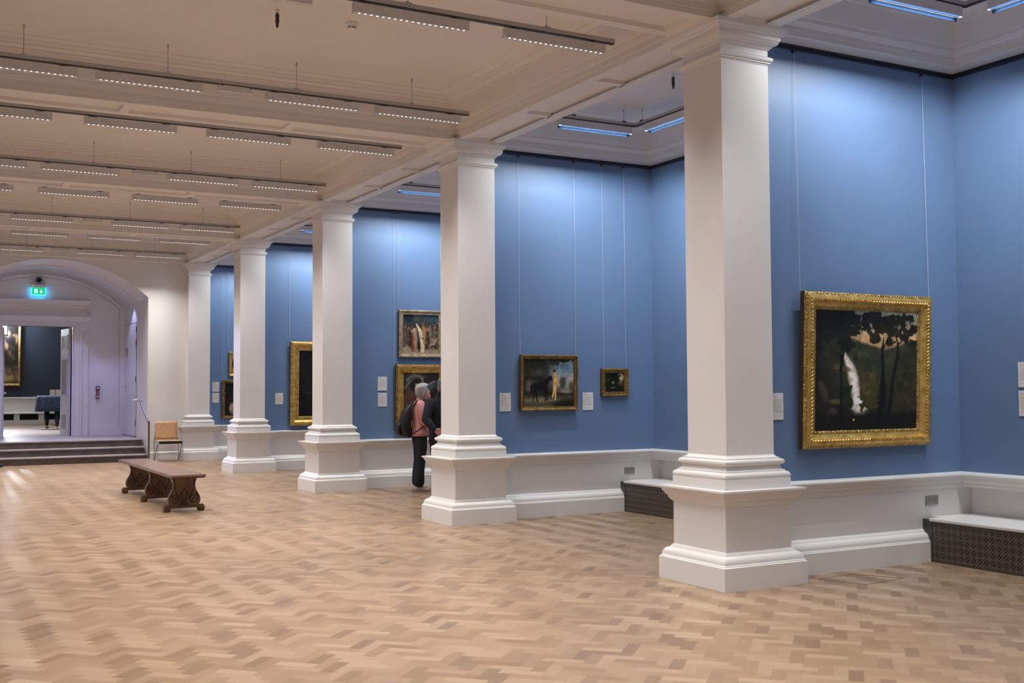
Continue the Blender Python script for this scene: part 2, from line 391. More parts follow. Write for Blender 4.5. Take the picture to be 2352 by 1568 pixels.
# ------------------------------------------------------------------ end wall with the arch, vestibule and the room beyond
AC, AZ, AR = -2.53, 1.559, 2.743; AH = 1.888
VZ = .46; YF = 19.85; YB = 21.75
def arc(r, half, n=40, c=AC, z=AZ):
    t0 = math.asin(half/r)
    return [(c-r*math.sin(t0-2*t0*i/n)*1.0, z+r*math.cos(t0-2*t0*i/n)) for i in range(n+1)]
def arch_wall(mb, xs0, xs1, ztop, y0, y1, r, half, zb=0, mi=0):
    A = arc(r, half); yy = y0
    for a,b in zip(A[:-1],A[1:]):
        mb.quad((a[0],y0,a[1]),(b[0],y0,b[1]),(b[0],y0,ztop),(a[0],y0,ztop),mi)
        mb.quad((a[0],y0,a[1]),(b[0],y0,b[1]),(b[0],y1,b[1]),(a[0],y1,a[1]),mi)
    zs = A[0][1]
    mb.quad((xs0,y0,zb),(AC-half,y0,zb),(AC-half,y0,ztop),(xs0,y0,ztop),mi)
    mb.quad((AC+half,y0,zb),(xs1,y0,zb),(xs1,y0,ztop),(AC+half,y0,ztop),mi)
    for x in (AC-half,AC+half): mb.quad((x,y0,zb),(x,y1,zb),(x,y1,zs),(x,y0,zs),mi)
mb = MB(); arch_wall(mb, 2*HC-.65, .62, 4.40, YW, YF, AR, AH)
A = [(AC-AH, .3)]+arc(AR, AH)+[(AC+AH, .3)]
mb.tube([(x,YW-.004,z) for x,z in A], .011, 6)
struct('wall_far', mb, WHITE)
mb = MB().sweep([(AC+AH+.01,YW),(.2,YW)], [(.03,0),(.03,.165),(.022,.175),(.010,.185),(0,.188)], False, -1)
mb.sweep([(2*HC-.2,YW),(AC-AH-.01,YW)], [(.03,0),(.03,.165),(.022,.175),(.010,.185),(0,.188)], False, -1)
struct('baseboard_far', mb, WHITE)
# vestibule: side walls, vault, floor, back wall with a doorway
VH, VR = AH+.045, AR+.06
mb = MB(); V = arc(VR, VH)
for a,b in zip(V[:-1],V[1:]):
    mb.quad((a[0],YF,a[1]),(b[0],YF,b[1]),(b[0],YB+.05,b[1]),(a[0],YB+.05,a[1]))
    if a[1]<9: mb.quad((a[0],YF,a[1]),(b[0],YF,b[1]),(b[0],YF,b[1]-.09),(a[0],YF,a[1]-.09))
for x in (AC-VH, AC+VH): mb.quad((x,YF,0),(x,YB+.05,0),(x,YB+.05,V[0][1]),(x,YF,V[0][1])); mb.quad((x,YF,0),(x-.05*(1 if x>AC else -1),YF,0),(x-.05*(1 if x>AC else -1),YF,V[0][1]),(x,YF,V[0][1]))
struct('ceiling_vestibule', mb, WHITE)
mb = MB()
ST = [18.42,18.74,19.06]; RZ = [.153,.306,VZ]; zprev=0
for y,z in zip(ST,RZ):
    mb.box(AC-AH+.005, AC+AH-.035, y, YF if z<VZ else 33, zprev, z-.03, 0)
    mb.bevbox(AC-AH+.005, AC+AH-.035, y-.018, (YF if z<VZ else YB+.25), z-.03, z, .008, 1); zprev = z-.03
struct('floor_steps', mb, [STEPR, STEPT], label='three dark stone steps with pale nosings up to the arch')
DX0, DX1, DTOP = -3.31, -1.81, 3.045         # doorway
mb = MB(); Vb = arc(AR-.03, AH-.02)
x0,x1 = AC-VH, AC+VH
mb.box(x0,DX0,YB,YB+.25,VZ,4.6).box(DX1,x1,YB,YB+.25,VZ,4.6).box(DX0,DX1,YB,YB+.25,DTOP,4.6)
# pilaster strip and arched moulding framing the back wall
Am = [(AC-AH+.05,VZ+.02)]+arc(AR-.05, AH-.05)+[(AC+AH-.05,VZ+.02)]
mb.tube([(x,YB-.02,z) for x,z in Am], [.035]*len(Am), 8); mb.tube([(AC+(x-AC)*.972,YB-.006,AZ+(z-AZ)*.972 if z>3 else z) for x,z in Am], .014, 6)
mb.box(x0,AC-AH+.07,YB-.05,YB,VZ,3.56).box(AC+AH-.07,x1,YB-.05,YB,VZ,3.56)
mb.box(-1.40,-.72,YB-.025,YB,VZ,VZ+.20).box(AC-AH,-3.72,YB-.025,YB,VZ,VZ+.20)
struct('wall_vestibule', mb, WHITE)
# door case: architrave, pilasters, entablature
mb = MB()
for s in (1,-1):
    def X(x): return x if s==1 else 2*(DX0+DX1)/2-x
    def bx(a,b,y0,y1,z0,z1): mb.box(min(X(a),X(b)),max(X(a),X(b)),y0,y1,z0,z1)
    bx(DX1,DX1+.05,YB-.04,YB+.2,VZ,DTOP); bx(DX1+.05,DX1+.20,YB-.065,YB,VZ,DTOP+.031); bx(DX1+.17,DX1+.215,YB-.085,YB,VZ,DTOP+.122)
    bx(DX1+.22,DX1+.365,YB-.045,YB,VZ,DTOP+.02); bx(DX1+.21,DX1+.385,YB-.06,YB,DTOP+.02,DTOP+.045)
    bx(DX1+.215,DX1+.375,YB-.06,YB,DTOP+.045,DTOP+.12)
mb.box(DX0-.05,DX1+.05,YB-.04,YB+.2,DTOP,DTOP+.03)
mb.box(DX0-.20,DX1+.20,YB-.065,YB,DTOP+.03,DTOP+.12)
cx0,cx1 = DX0-.20, DX1+.20
ENT = [(.065,3.10),(.065,3.12),(.19,3.16),(.20,3.20),(.235,3.215),(.245,3.24),(.25,3.275),(.17,3.285),(.165,3.31),(.13,3.34),(.085,3.39),(.055,3.44),(.05,3.48),(.06,3.50),(.09,3.52),(.10,3.545),(.155,3.56),(.165,3.585),(.19,3.60),(.20,3.635),(.205,3.66),(.0,3.69)]
mb.sweep([(cx0+.0,YB),(cx0,YB-.0001),(cx1,YB-.0001),(cx1,YB)], [(d*.9,z) for d,z in ENT], False, -1)
struct('trim_doorcase', mb, WHITE)

# room beyond
YR = 33.0
struct('floor_far_room', MB().box(-7, 3, YB+.25, YR+.2, VZ-.05, VZ), paint('pale_oak_boards',(.34,.25,.19),.35,.1,.05,3))
mb = MB().box(-7,3,YR,YR+.2,1.34,4.6); struct('wall_far_room', mb, NAVY)
mb = MB().box(-7,-6.8,YB+.25,YR,VZ,4.6).box(2.8,3,YB+.25,YR,VZ,4.6); struct('wall_far_room_side', mb, NAVY)
struct('ceiling_far_room', MB().box(-7,3,YB+.25,YR+.2,4.6,4.7), WHITE)
mb = MB().sweep([(-7,YR),(3,YR)], [(.10,VZ),(.10,.60)], False, -1)
mb.sweep([(-7,YR),(3,YR)], [(.10,.79),(.14,.80),(.14,.83),(.03,.85),(.03,1.27),(.06,1.29),(.06,1.33),(0,1.345)], False, -1)
xs = [-6.4+i*.735 for i in range(14)]
for x in xs: mb.box(x+.565,x+.735,YR-.10,YR,.60,.79)
mb.box(-7,3,YR-.02,YR,.59,.80,1)
struct('baseboard_far_room', mb, [WHITE, BLACK])

# ------------------------------------------------------------------ lamps
def area(name, loc, rot, sx, sy, power, color, spread=PI, parent=None):
    l = bpy.data.lights.new(name, 'AREA'); l.shape = 'RECTANGLE'; l.size = sx; l.size_y = sy
    l.energy = power; l.color = color; l.spread = spread
    o = bpy.data.objects.new(name, l); COL.objects.link(o); o.location = loc; o.rotation_euler = rot
    if parent is not None: o.parent = parent
    return o
def spot(name, loc, target, power, color, angle, blend=.3, r=.03):
    l = bpy.data.lights.new(name, 'SPOT'); l.energy = power; l.color = color; l.spot_size = angle; l.spot_blend = blend; l.shadow_soft_size = r
    o = bpy.data.objects.new(name, l); COL.objects.link(o); o.location = loc
    o.rotation_euler = (Vector(target)-Vector(loc)).to_track_quat('-Z','Y').to_euler(); return o
HALL_W, BAY_W = 22.0, 35.0
WARM, COOL = (1.0,.965,.945), (.95,.98,1.0)
HZ0, HZ1 = 4.352, 4.432                       # head bottom / top
TZ0, TZ1 = 4.450, 4.494                       # track
def head_mesh():
    mb = MB().bevbox(-.485,.485,-.028,.028,HZ0,HZ1,.004); return mb
def make_head(label):
    t = thing('linear_spotlight', label, 'light', group='linear spotlights on the hall tracks')
    head_mesh().build('housing', GREYMET, t)
    for x in (-.40,.36):
        MB().box(x-.045,x+.045,-.012,.012,HZ1,HZ1+.008).box(x-.015,x+.015,-.012,.012,HZ1+.006,TZ0-.003).build('track_adapter', DARKMET, t)
    d = MB(); d.add([(0,0,0)],[]) ; ms = []
    for i in range(19):
        m = MB().lathe([(.0001,0),(.0075,0),(.0075,.004)], (0,0,0), 10)
        if i<2: ms.append(m.build('led_lens', LEDM if i%2==0 else LEDC, t))
        else:
            o = ms[i%2].copy(); COL.objects.link(o); o.parent = t; ms.append(o)
        ms[-1].location = (-.44+i*.0489, -.014, HZ0-.002)
    area('spotlight_light', (0,.004,HZ0-.004), (0,0,0), .92, .02, HALL_W, WARM, math.radians(104), t)
    return t
proto = make_head('tmp'); first=[True]
ORD = ['first','second','third','fourth']
COF = ['nearest','second','third','fourth']
FARX = [-.595,-1.745,-3.33,-4.455]; NEARX = [-.59,-1.885,-3.18,-4.465]
def vis(x,y,z):
    import math as m
    yaw,pitch = .49962,.04291
    d = Vector((x-CAMXY[0],y-CAMXY[1],z-1.5)); f = Vector((m.sin(yaw)*m.cos(pitch),m.cos(yaw)*m.cos(pitch),m.sin(pitch)))
    r = Vector((m.cos(yaw),-m.sin(yaw),0)); u = r.cross(f); w = d.dot(f)
    return w>0 and abs(2560.97*d.dot(r)/w)<1176 and abs(2560.97*d.dot(u)/w)<784
def place_head(x,y,lab):
    t = proto if first[0] else copy_tree(proto); first[0]=False
    t.location = (x,y,0); t['label'] = lab; return t
def rail_row(y, which, c):
    """one lighting track across the hall with its hanging wires"""
    t = thing('lighting_track', 'slim grey lighting track hung on wires, %s track of the %s ceiling coffer'%(which, COF[c]), 'lighting track', (0,y,0), 0, 'lighting tracks across the hall')
    MB().bevbox(-5.10,-.005,-.018,.018,TZ0,TZ1,.003).build('rail', TRACKM, t)
    MB().box(-5.09,-.01,-.0185,.0185,TZ0-.003,TZ0+.006).build('slot', DARKMET, t)
    for x in (-4.42,-3.17,-1.92,-.672):
        MB().tube([(x,0,TZ1),(x,0,ZC-.02)], .0018, 6).build('suspension_wire', DARKMET, t)
        MB().lathe([(.0001,ZC-.035),(.008,ZC-.035),(.011,ZC-.012),(.011,ZC)], (x,0,0), 12).build('ceiling_cap', TRACKM, t)
        MB().box(x-.028,x+.028,-.021,.021,TZ1-.006,TZ1+.008).lathe([(.010,TZ1+.008),(.006,TZ1+.022),(.0001,TZ1+.024)],(x,0,0),10).build('clip', TRACKM, t)
    if which=='far':
        p = thing('power_feed_box','plain grey power box under the middle of the far track of the %s ceiling coffer'%COF[c],'power box',(-2.526,y,0),0,'power boxes on the far tracks')
        MB().bevbox(-.164,.164,-.019,.019,4.388,TZ0-.004,.003).build('box', GREYMET, p)
        for sx in (-1,1): MB().box(sx*.14-.012,sx*.14+.012,-.0195,.0195,TZ0-.012,TZ0-.003).build('clip', DARKMET, p)
    return t
for c in range(4):
    yb = BK[2+c]
    for which,dy,xs in (('near',1.375,NEARX),('far',4.17,FARX)):
        if c==3: dy = dy if which=='near' else 3.93
        y = yb+dy; rail_row(y, which, c)
        for i,x in enumerate(xs):
            seen = vis(x,y,4.39) or vis(x+.5,y,4.39) or vis(x-.5,y,4.39)
            if c==0 and which=='near' and i>1: seen = False
            if seen: place_head(x, y, 'linear LED spotlight, %s from the pillars, on the %s track of the %s coffer'%(ORD[i],which,COF[c]))
            else:                                     # outside the photo: plain copy that still lights the room
                h = struct('trim_spotlight', head_mesh(), GREYMET); h.location = (x,y,0)
                area('spotlight_light', (x,y+.004,HZ0-.004), (0,0,0), .92, .02, HALL_W, WARM, math.radians(104))
for yb in BK[:2]:
    for dy in (1.375,4.0):
        for x in NEARX:
            h = struct('trim_spotlight', head_mesh(), GREYMET); h.location = (x,yb+dy,0)
            area('spotlight_light', (x,yb+dy+.004,HZ0-.004), (0,0,0), .92, .02, HALL_W*.86, WARM, math.radians(104))

# wall washers in the side bays
BZ0,BZ1,BT0,BT1 = 4.482,4.562,4.575,4.615
def washer_parts(t, sgn=1, full=True):
    # long axis X, washing the wall on the +Y side
    MB().bevbox(-.49,.49,-.03,.03,BZ0,BZ1,.003).build('housing', GREYMET, t)
    MB().box(-.49,.49,.030,.033,BZ0-.028,BZ1-.01).build('cutoff_blade', SHIELD, t)  # thin blade added to cut the beam off below the cornice
    if full:
        MB().box(-.478,.478,-.026,-.002,BZ0-.002,BZ0+.002).build('lens_strip', STRIPM, t)
        for x in (-.484,.484): MB().box(x-.008,x+.008,-.022,-.004,BZ0-.004,BZ0+.001).build('lens_end', STRIPE, t)
        for x in (-.40,.40): MB().box(x-.04,x+.04,-.012,.012,BZ1,BT0+.002).build('track_adapter', DARKMET, t)
    area('washer_light', (0,-.012,BZ0-.006), (math.radians(30),0,0), .90, .02, BAY_W, COOL, math.radians(146), t)
BAYN = ['beside the nearest painting','above the horse painting','above the two stacked paintings','above the large dark portrait','in the far end bay']
for i in range(len(WALLK)-1):
    a,b = WALLK[i], WALLK[i+1]; yt = b+.37-.80; xt = OUTX-.80; y_end = a+1.0
    seen_track = True
    t = thing('lighting_track', 'grey L-shaped lighting track hung %s'%BAYN[i], 'lighting track', (0,0,0), 0, 'lighting tracks in the side bays')
    mb = MB().bevbox(1.02, xt+.018, yt-.018, yt+.018, BT0, BT1, .003).bevbox(xt-.018, xt+.018, y_end, yt+.018, BT0, BT1, .003)
    mb.build('rail', TRACKM, t)
    MB().box(1.03, xt, yt-.0185, yt+.0185, BT0-.003, BT0+.006).box(xt-.0185, xt+.0185, y_end+.01, yt, BT0-.003, BT0+.006).build('slot', DARKMET, t)
    for (x,y) in ((1.35,yt),(2.04,yt),(xt,yt-.15),(xt,yt-1.5)):
        MB().tube([(x,y,BT1),(x,y,ZC-.02)], .0018, 6).build('suspension_wire', DARKMET, t)
        MB().lathe([(.0001,ZC-.035),(.008,ZC-.035),(.011,ZC-.012),(.011,ZC)], (x,y,0), 12).build('ceiling_cap', TRACKM, t)
        MB().box(x-.025,x+.025,y-.02,y+.02,BT1-.006,BT1+.010).build('clip', DARKMET, t)
    w = thing('wall_washer', 'grey linear wall washer with a blue-white lens, washing the partition, %s'%BAYN[i], 'light', (1.648,yt,0), 0, 'wall washers in the side bays')
    washer_parts(w)
    nw = int((yt-.24-y_end)/1.15)+1
    for j in range(nw):
        y = yt-.235-.49-j*1.15
        if y-.49 < y_end: break
        if (i==0 and j==0) or (i==1 and j==0):
            w = thing('wall_washer', 'grey linear wall washer aimed at the window-side wall, %s'%BAYN[i], 'light', (xt,y,0), -PI/2, 'wall washers in the side bays')
            washer_parts(w)
        else:
            h = struct('trim_wall_washer', MB().box(-.49,.49,-.03,.03,BZ0,BZ1).box(-.49,.49,.030,.033,BZ0-.028,BZ1), GREYMET); h.location=(xt,y,0); h.rotation_euler=(0,0,-PI/2)
            area('washer_light', (0,-.012,BZ0-.006), (math.radians(30),0,0), .90, .02, BAY_W, COOL, math.radians(146), h)
for i in range(4):                              # washers of the bays across the hall (out of the photo)
    h = struct('trim_wall_washer', MB().box(-.49,.49,-.03,.03,BZ0,BZ1).box(-.49,.49,.030,.033,BZ0-.028,BZ1), GREYMET); h.location=(-6.9,PY[i]+.37-.8,0)
    area('washer_light', (0,-.012,BZ0-.006), (math.radians(30),0,0), .90, .02, BAY_W, COOL, math.radians(146), h)
    h = struct('trim_wall_washer', MB().box(-.49,.49,-.03,.03,BZ0,BZ1).box(-.49,.49,.030,.033,BZ0-.028,BZ1), GREYMET); h.location=(-7.3,PY[i]-1.6,0); h.rotation_euler=(0,0,PI/2)
    area('washer_light', (0,-.012,BZ0-.006), (math.radians(30),0,0), .90, .02, BAY_W, COOL, math.radians(146), h)
# vestibule downlights (recessed in the vault, out of sight) and the skylight of the room beyond
LAV = (.42,.46,1.0)
for x,y,p in ((-.93,20.55,45),(-2.0,20.5,85),(-3.1,20.5,85),(-4.1,20.5,45)):
    z = AZ+math.sqrt(VR**2-(x-AC)**2)-.03
    spot('vestibule_spot', (x,y,z), (x+.02*(1 if x>-2 else -1),y+.10,0), p*1.3, LAV, math.radians(78), .35, .03)
spot('vestibule_spot', (-3.4,21.35,3.55), (.18,14.1,1.1), 900, LAV, math.radians(24), .8, .05)  # unseen spot added to throw lavender light onto the fourth pillar
area('skylight', (-3.2,25.4,4.55), (0,0,0), 4.6, 4.6, 230, (.66,.75,1.0), math.radians(60))
area('far_wall_fill', (-2.2,30.2,4.5), (math.radians(35),0,0), 6.0, .3, 7, (1.0,.96,.95), math.radians(120))  # unseen fill added to brighten the far wall and its painting

# ------------------------------------------------------------------ canvases painted per vertex
def vnoise(u, v, f, seed, octv=4):
    out = np.zeros_like(u); amp = 1; tot = 0
    for o in range(octv):
        r = np.random.default_rng(seed*97+o); n = int(f*2**o)+3; g = r.random((n,n))
        x = u*f*2**o % (n-1); y = v*f*2**o % (n-1); i = x.astype(int); j = y.astype(int); a = x-i; b = y-j
        a = a*a*(3-2*a); b = b*b*(3-2*b)
        out += amp*(g[j,i]*(1-a)*(1-b)+g[j,i+1]*a*(1-b)+g[j+1,i]*(1-a)*b+g[j+1,i+1]*a*b); tot += amp; amp *= .55
    return out/tot
def smooth(x, a, b):
    t = np.clip((x-a)/(b-a),0,1); return t*t*(3-2*t)
class Canvas:
    def __init__(s, nx, ny, base):
        s.nx, s.ny = nx, ny
        s.u, s.v = np.meshgrid(np.linspace(0,1,nx), np.linspace(0,1,ny))
        s.c = np.zeros((ny,nx,3)); s.c[:] = np.array(base,float)
    def blend(s, m, col):
        m = np.clip(m,0,1)[...,None]; col = np.asarray(col,float)
        s.c = s.c*(1-m)+(col if col.ndim==1 else col)*m
    def blob(s, x, y, rx, ry, col, soft=.35, ang=0, a=1, wob=0, seed=1):
        dx, dy = s.u-x, s.v-y
        ca, sa = math.cos(ang), math.sin(ang); p = (dx*ca+dy*sa)/rx; q = (-dx*sa+dy*ca)/ry
        d = np.sqrt(p*p+q*q)
        if wob: d = d+wob*(vnoise(s.u,s.v,9,seed)-.5)*2
        s.blend((1-smooth(d,1-soft,1+soft))*a, col)
    def stroke(s, pts, w, col, a=1, soft=.5):
        d = np.full(s.u.shape, 9.0); W = w if isinstance(w,(list,tuple)) else [w]*len(pts)
        for (p,q,w0,w1) in zip(pts[:-1],pts[1:],W[:-1],W[1:]):
            px,py = p; qx,qy = q; L = (qx-px)**2+(qy-py)**2+1e-9
            t = np.clip(((s.u-px)*(qx-px)+(s.v-py)*(qy-py))/L,0,1)
            dd = np.hypot(s.u-px-t*(qx-px), s.v-py-t*(qy-py))/(w0+(w1-w0)*t); d = np.minimum(d,dd)
        s.blend((1-smooth(d,1-soft,1+soft))*a, col)
    def foliage(s, x, y, rx, ry, col, n, seed, size=.03, a=.95):
        r = np.random.default_rng(seed)
        for i in range(n):
            th, rr = r.random()*2*PI, math.sqrt(r.random())
            k = size*(.6+r.random()*.8); cc = np.array(col)*(.75+.6*r.random())
            s.blob(x+rx*rr*math.cos(th), y+ry*rr*math.sin(th), k*1.35, k*.75, cc, .5, r.random()-.5, a)
    def leaves(s, x, y, rx, ry, col, seed, f=16, a=1, rag=1.0):
        d = 1-np.sqrt(((s.u-x)/rx)**2+((s.v-y)/ry)**2)
        n = vnoise(s.u,s.v*.9,f,seed,4)-.5
        m = smooth(d+n*2.6*rag, .04, .22)*smooth(d,-.75,-.35)
        tone = .72+.75*vnoise(s.u,s.v,f*1.6,seed+50,3)
        s.blend(m*a, np.array(col,float)[None,None,:]*tone[...,None])
    def grime(s, amt=.25, seed=3, f=6): s.c = s.c*(1-amt+2*amt*vnoise(s.u,s.v,f,seed,5)[...,None])
    def build(s, name, w, h, parent, y=0, gloss=.28):
        vs = np.stack([(s.u-.5)*w, np.full_like(s.u,y), (s.v-.5)*h], -1).reshape(-1,3)
        nx,ny = s.nx,s.ny; idx = np.arange(nx*ny).reshape(ny,nx)
        fs = np.stack([idx[:-1,:-1],idx[:-1,1:],idx[1:,1:],idx[1:,:-1]],-1).reshape(-1,4)
        me = bpy.data.meshes.new(name); me.from_pydata(vs.tolist(), [], fs.tolist())
        at = me.color_attributes.new('pigment','FLOAT_COLOR','POINT')
        col = np.concatenate([lin(np.clip(s.c,0,255)), np.ones((ny,nx,1))],-1).reshape(-1).astype(np.float32)
        at.data.foreach_set('color', col); me.materials.append(PIG); me.update()
        o = bpy.data.objects.new(name, me); COL.objects.link(o); o.parent = parent; return o
t = NT('oil_paint'); an = t.n('ShaderNodeAttribute', attribute_name='pigment'); t.set(Base_Color=an.outputs['Color'], Roughness=.42, Specular_IOR_Level=.3); t.bump(t.noise(t.obj(),160,3),.12,.002); PIG = t.mat

def paint_waterfall():
    c = Canvas(240,200,(22,22,17)); u,v = c.u,c.v
    c.blend(smooth(v,.55,.75), np.array([178,140,96])); c.blend(smooth(v,.74,.98)*.95, np.array([128,140,134])); c.blend((vnoise(u,v,4,5)-.45)*2.4*smooth(v,.7,.8)*.6, (186,182,164))
    hill = .675+.27*np.abs(u-.67)**.95+.02*(vnoise(u,v,20,4)-.5)
    c.blend(smooth(hill-v,-.012,.02), (40,45,31)); c.blend(smooth(vnoise(u,v,14,8),.45,.75)*.7*smooth(hill-v,0,.03), (64,66,42)); c.blend(smooth(vnoise(u*1.6,v*.5,22,18),.52,.75)*.55*smooth(.5-v,0,.1)*smooth(u,.4,.6), (74,70,46)); c.blend(smooth(vnoise(u,v,18,28),.5,.75)*.5*smooth(.45-u,0,.1)*smooth(.7-v,0,.1), (66,60,44))
    c.blend((1-smooth(u,.0,.30))*smooth(v,.2,.4), (20,21,17)); c.blend(smooth(.45-v,0,.25)*.8, (22,21,15))
    c.blob(.86,.36,.16,.30,(38,38,24),.6); c.blob(.13,.62,.10,.16,(37,38,27),.6); c.blob(.08,.33,.035,.10,(58,48,38),.6,.4)
    c.stroke([(.275,.655),(.32,.57),(.36,.50)],[.010,.022,.03],(120,112,100),.9)
    c.stroke([(.27,.64),(.33,.53),(.375,.41),(.40,.28),(.425,.185)],[.014,.038,.052,.050,.066],(190,176,166),.97,.4)
    c.stroke([(.30,.58),(.36,.45),(.40,.30),(.42,.20)],[.010,.026,.030,.040],(232,224,218),.95,.6)
    c.stroke([(.34,.19),(.50,.185)],.018,(200,190,180),.7); c.blob(.56,.20,.05,.018,(130,120,66),.6); c.blob(.66,.195,.03,.02,(96,92,56),.6)
    c.blob(.47,.40,.05,.10,(60,52,34),.6); c.blob(.25,.52,.09,.025,(74,62,42),.6,-.2); c.leaves(.53,.32,.10,.14,(60,54,26),14,16); c.leaves(.52,.22,.08,.07,(46,46,22),15,18); c.leaves(.86,.40,.16,.28,(40,40,26),16,12,.7)
    c.leaves(.29,.29,.12,.10,(28,33,17),17,15); c.blob(.20,.24,.06,.02,(84,84,44),.6); c.blob(.16,.13,.05,.05,(74,66,54),.5,.5,.9,.3,7)
    c.blend((1-smooth(v,.10,.18))*.9,(16,15,11)); c.blob(.37,.085,.012,.010,(190,160,70),.5)
    c.stroke([(.245,.02),(.25,.35),(.24,.62),(.25,.72)],[.016,.010,.008,.004],(13,13,10),1); c.stroke([(.62,.02),(.64,.3),(.655,.5)],[.03,.018,.010],(13,13,10),1)
    c.stroke([(.66,.20),(.655,.50),(.645,.68),(.66,.78)],[.03,.016,.011,.005],(15,15,11)); c.stroke([(.645,.66),(.70,.78)],[.008,.004],(15,15,11)); c.stroke([(.72,.1),(.75,.40),(.80,.62),(.80,.74),(.77,.82)],[.02,.014,.012,.008,.004],(15,15,11)); c.stroke([(.80,.72),(.90,.80)],[.007,.003],(15,15,11)); c.stroke([(.24,.5),(.27,.66),(.22,.8)],[.012,.01,.006],(14,14,11))
    c.leaves(.10,.90,.30,.26,(19,20,15),2,13,1,.8); c.leaves(.33,.93,.13,.08,(20,21,15),3,18); c.leaves(.36,.84,.08,.05,(20,21,15),32,18); c.leaves(.28,.72,.10,.09,(20,22,15),31,16)
    c.leaves(.58,.93,.17,.08,(24,24,17),4,15); c.leaves(.50,.86,.09,.04,(25,24,17),42,18); c.leaves(.64,.83,.11,.05,(30,27,17),41,18); c.leaves(.57,.77,.06,.035,(32,28,18),43,20)
    c.leaves(.84,.92,.13,.09,(25,25,17),5,15); c.leaves(.94,.83,.08,.05,(25,26,17),52,18); c.leaves(.84,.80,.09,.05,(27,25,17),51,18); c.leaves(.74,.76,.04,.05,(26,24,16),6,20); c.leaves(.97,.72,.05,.04,(24,25,17),7,20)
    c.grime(.30,9,26); c.c = np.clip(c.c*1.12+5,0,255); return c
def paint_horse():
    c = Canvas(180,150,(30,29,22)); u,v = c.u,c.v
    c.blend(smooth(v,.25,.5)*smooth(u,.3,.75),(122,128,132)); c.blend(smooth(v,.5,.95)*smooth(u,.5,.85),(84,116,136)); c.blend(smooth(vnoise(u,v,4,2),.42,.7)*smooth(u,.45,.8)*smooth(v,.35,.5)*.8,(166,158,152))
    c.blob(.90,.50,.18,.14,(150,142,138),.6,.6,.6); c.blend((1-smooth(u+.35*v,.42,.80)),(30,30,23))
    c.blob(.20,.80,.25,.16,(40,42,33),.5,0,.9,.4,5); c.blob(.30,.72,.07,.06,(86,88,76),.7,0,.5,.4,6); c.blob(.10,.42,.07,.12,(96,92,86),.6,0,.8,.4,8); c.blob(.17,.52,.10,.05,(74,74,66),.6,0,.6)
    c.leaves(.75,.97,.26,.06,(36,34,24),3,14); c.leaves(.62,.91,.08,.05,(46,44,32),4,16); c.leaves(.30,.80,.22,.14,(46,47,37),8,12,.6)
    c.blob(.86,.33,.14,.05,(120,118,108),.6); c.blob(.96,.42,.05,.10,(70,66,54),.5); c.blob(.78,.50,.07,.13,(52,52,42),.5,0,.9,.3,9)
    c.blend((1-smooth(v,.20,.27)),(64,58,42)); c.blend((1-smooth(v+.25*u,.13,.2)),(74,66,48)); c.blob(.32,.14,.36,.05,(118,106,78),.6,.02,.9,.3,2); c.blob(.66,.13,.20,.035,(92,84,62),.6); c.blob(.86,.05,.26,.09,(26,25,18),.5)
    H=(14,13,12)
    c.blob(.30,.43,.125,.085,H,.25,.05); c.stroke([(.40,.45),(.47,.55),(.54,.62)],[.06,.045,.03],H,1,.3); c.stroke([(.52,.62),(.575,.545)],[.032,.02],H,1,.3)
    for a in ([(.22,.40),(.19,.28),(.20,.20),(.185,.12)],[(.26,.38),(.25,.27),(.26,.19),(.275,.115)],[(.40,.40),(.42,.27),(.44,.20),(.44,.13)],[(.44,.42),(.465,.30),(.475,.21),(.475,.14)]): c.stroke(a,[.035,.018,.012,.013],H,1,.3)
    c.stroke([(.19,.45),(.15,.42),(.155,.30)],[.02,.018,.010],H,1,.4)
    Yl=(196,150,84)
    c.stroke([(.625,.66),(.63,.52),(.625,.42)],[.030,.036,.030],Yl,1,.3); c.stroke([(.62,.43),(.60,.30),(.575,.19)],[.026,.018,.014],(204,166,104),1,.3); c.stroke([(.63,.43),(.64,.28),(.635,.17)],[.024,.018,.013],(196,154,90),1,.3)
    c.stroke([(.645,.62),(.69,.50),(.715,.44)],[.018,.013,.010],Yl,1,.3); c.stroke([(.61,.62),(.575,.54)],[.016,.010],(150,112,62),1,.3); c.blob(.618,.71,.018,.026,(170,126,96),.3); c.blob(.612,.755,.026,.024,(18,16,15),.3); c.stroke([(.585,.745),(.645,.742)],.006,(18,16,15))
    c.stroke([(.53,.17),(.575,.175)],.008,(30,26,20)); c.stroke([(.62,.14),(.645,.16)],.010,(190,180,160))
    c.grime(.24,4,24); c.c=np.clip(c.c*1.1+3,0,255); return c
def paint_small():
    c = Canvas(60,54,(24,24,16)); u,v=c.u,c.v
    c.blob(.85,.78,.14,.24,(196,176,130),.5,0,1,.3,2); c.blob(.80,.92,.10,.12,(150,150,132),.5); c.blob(.16,.70,.10,.12,(86,80,46),.6); c.blob(.85,.48,.14,.12,(92,86,48),.6,0,.9,.4,3)
    c.leaves(.42,.72,.36,.30,(22,24,15),4,10); c.leaves(.12,.85,.2,.2,(24,25,16),5,10); c.blob(.42,.50,.07,.05,(172,156,116),.5); c.blob(.40,.22,.16,.05,(100,90,54),.5); c.stroke([(.28,.15),(.26,.45),(.30,.7)],.03,(15,14,10)); c.grime(.2,3); return c
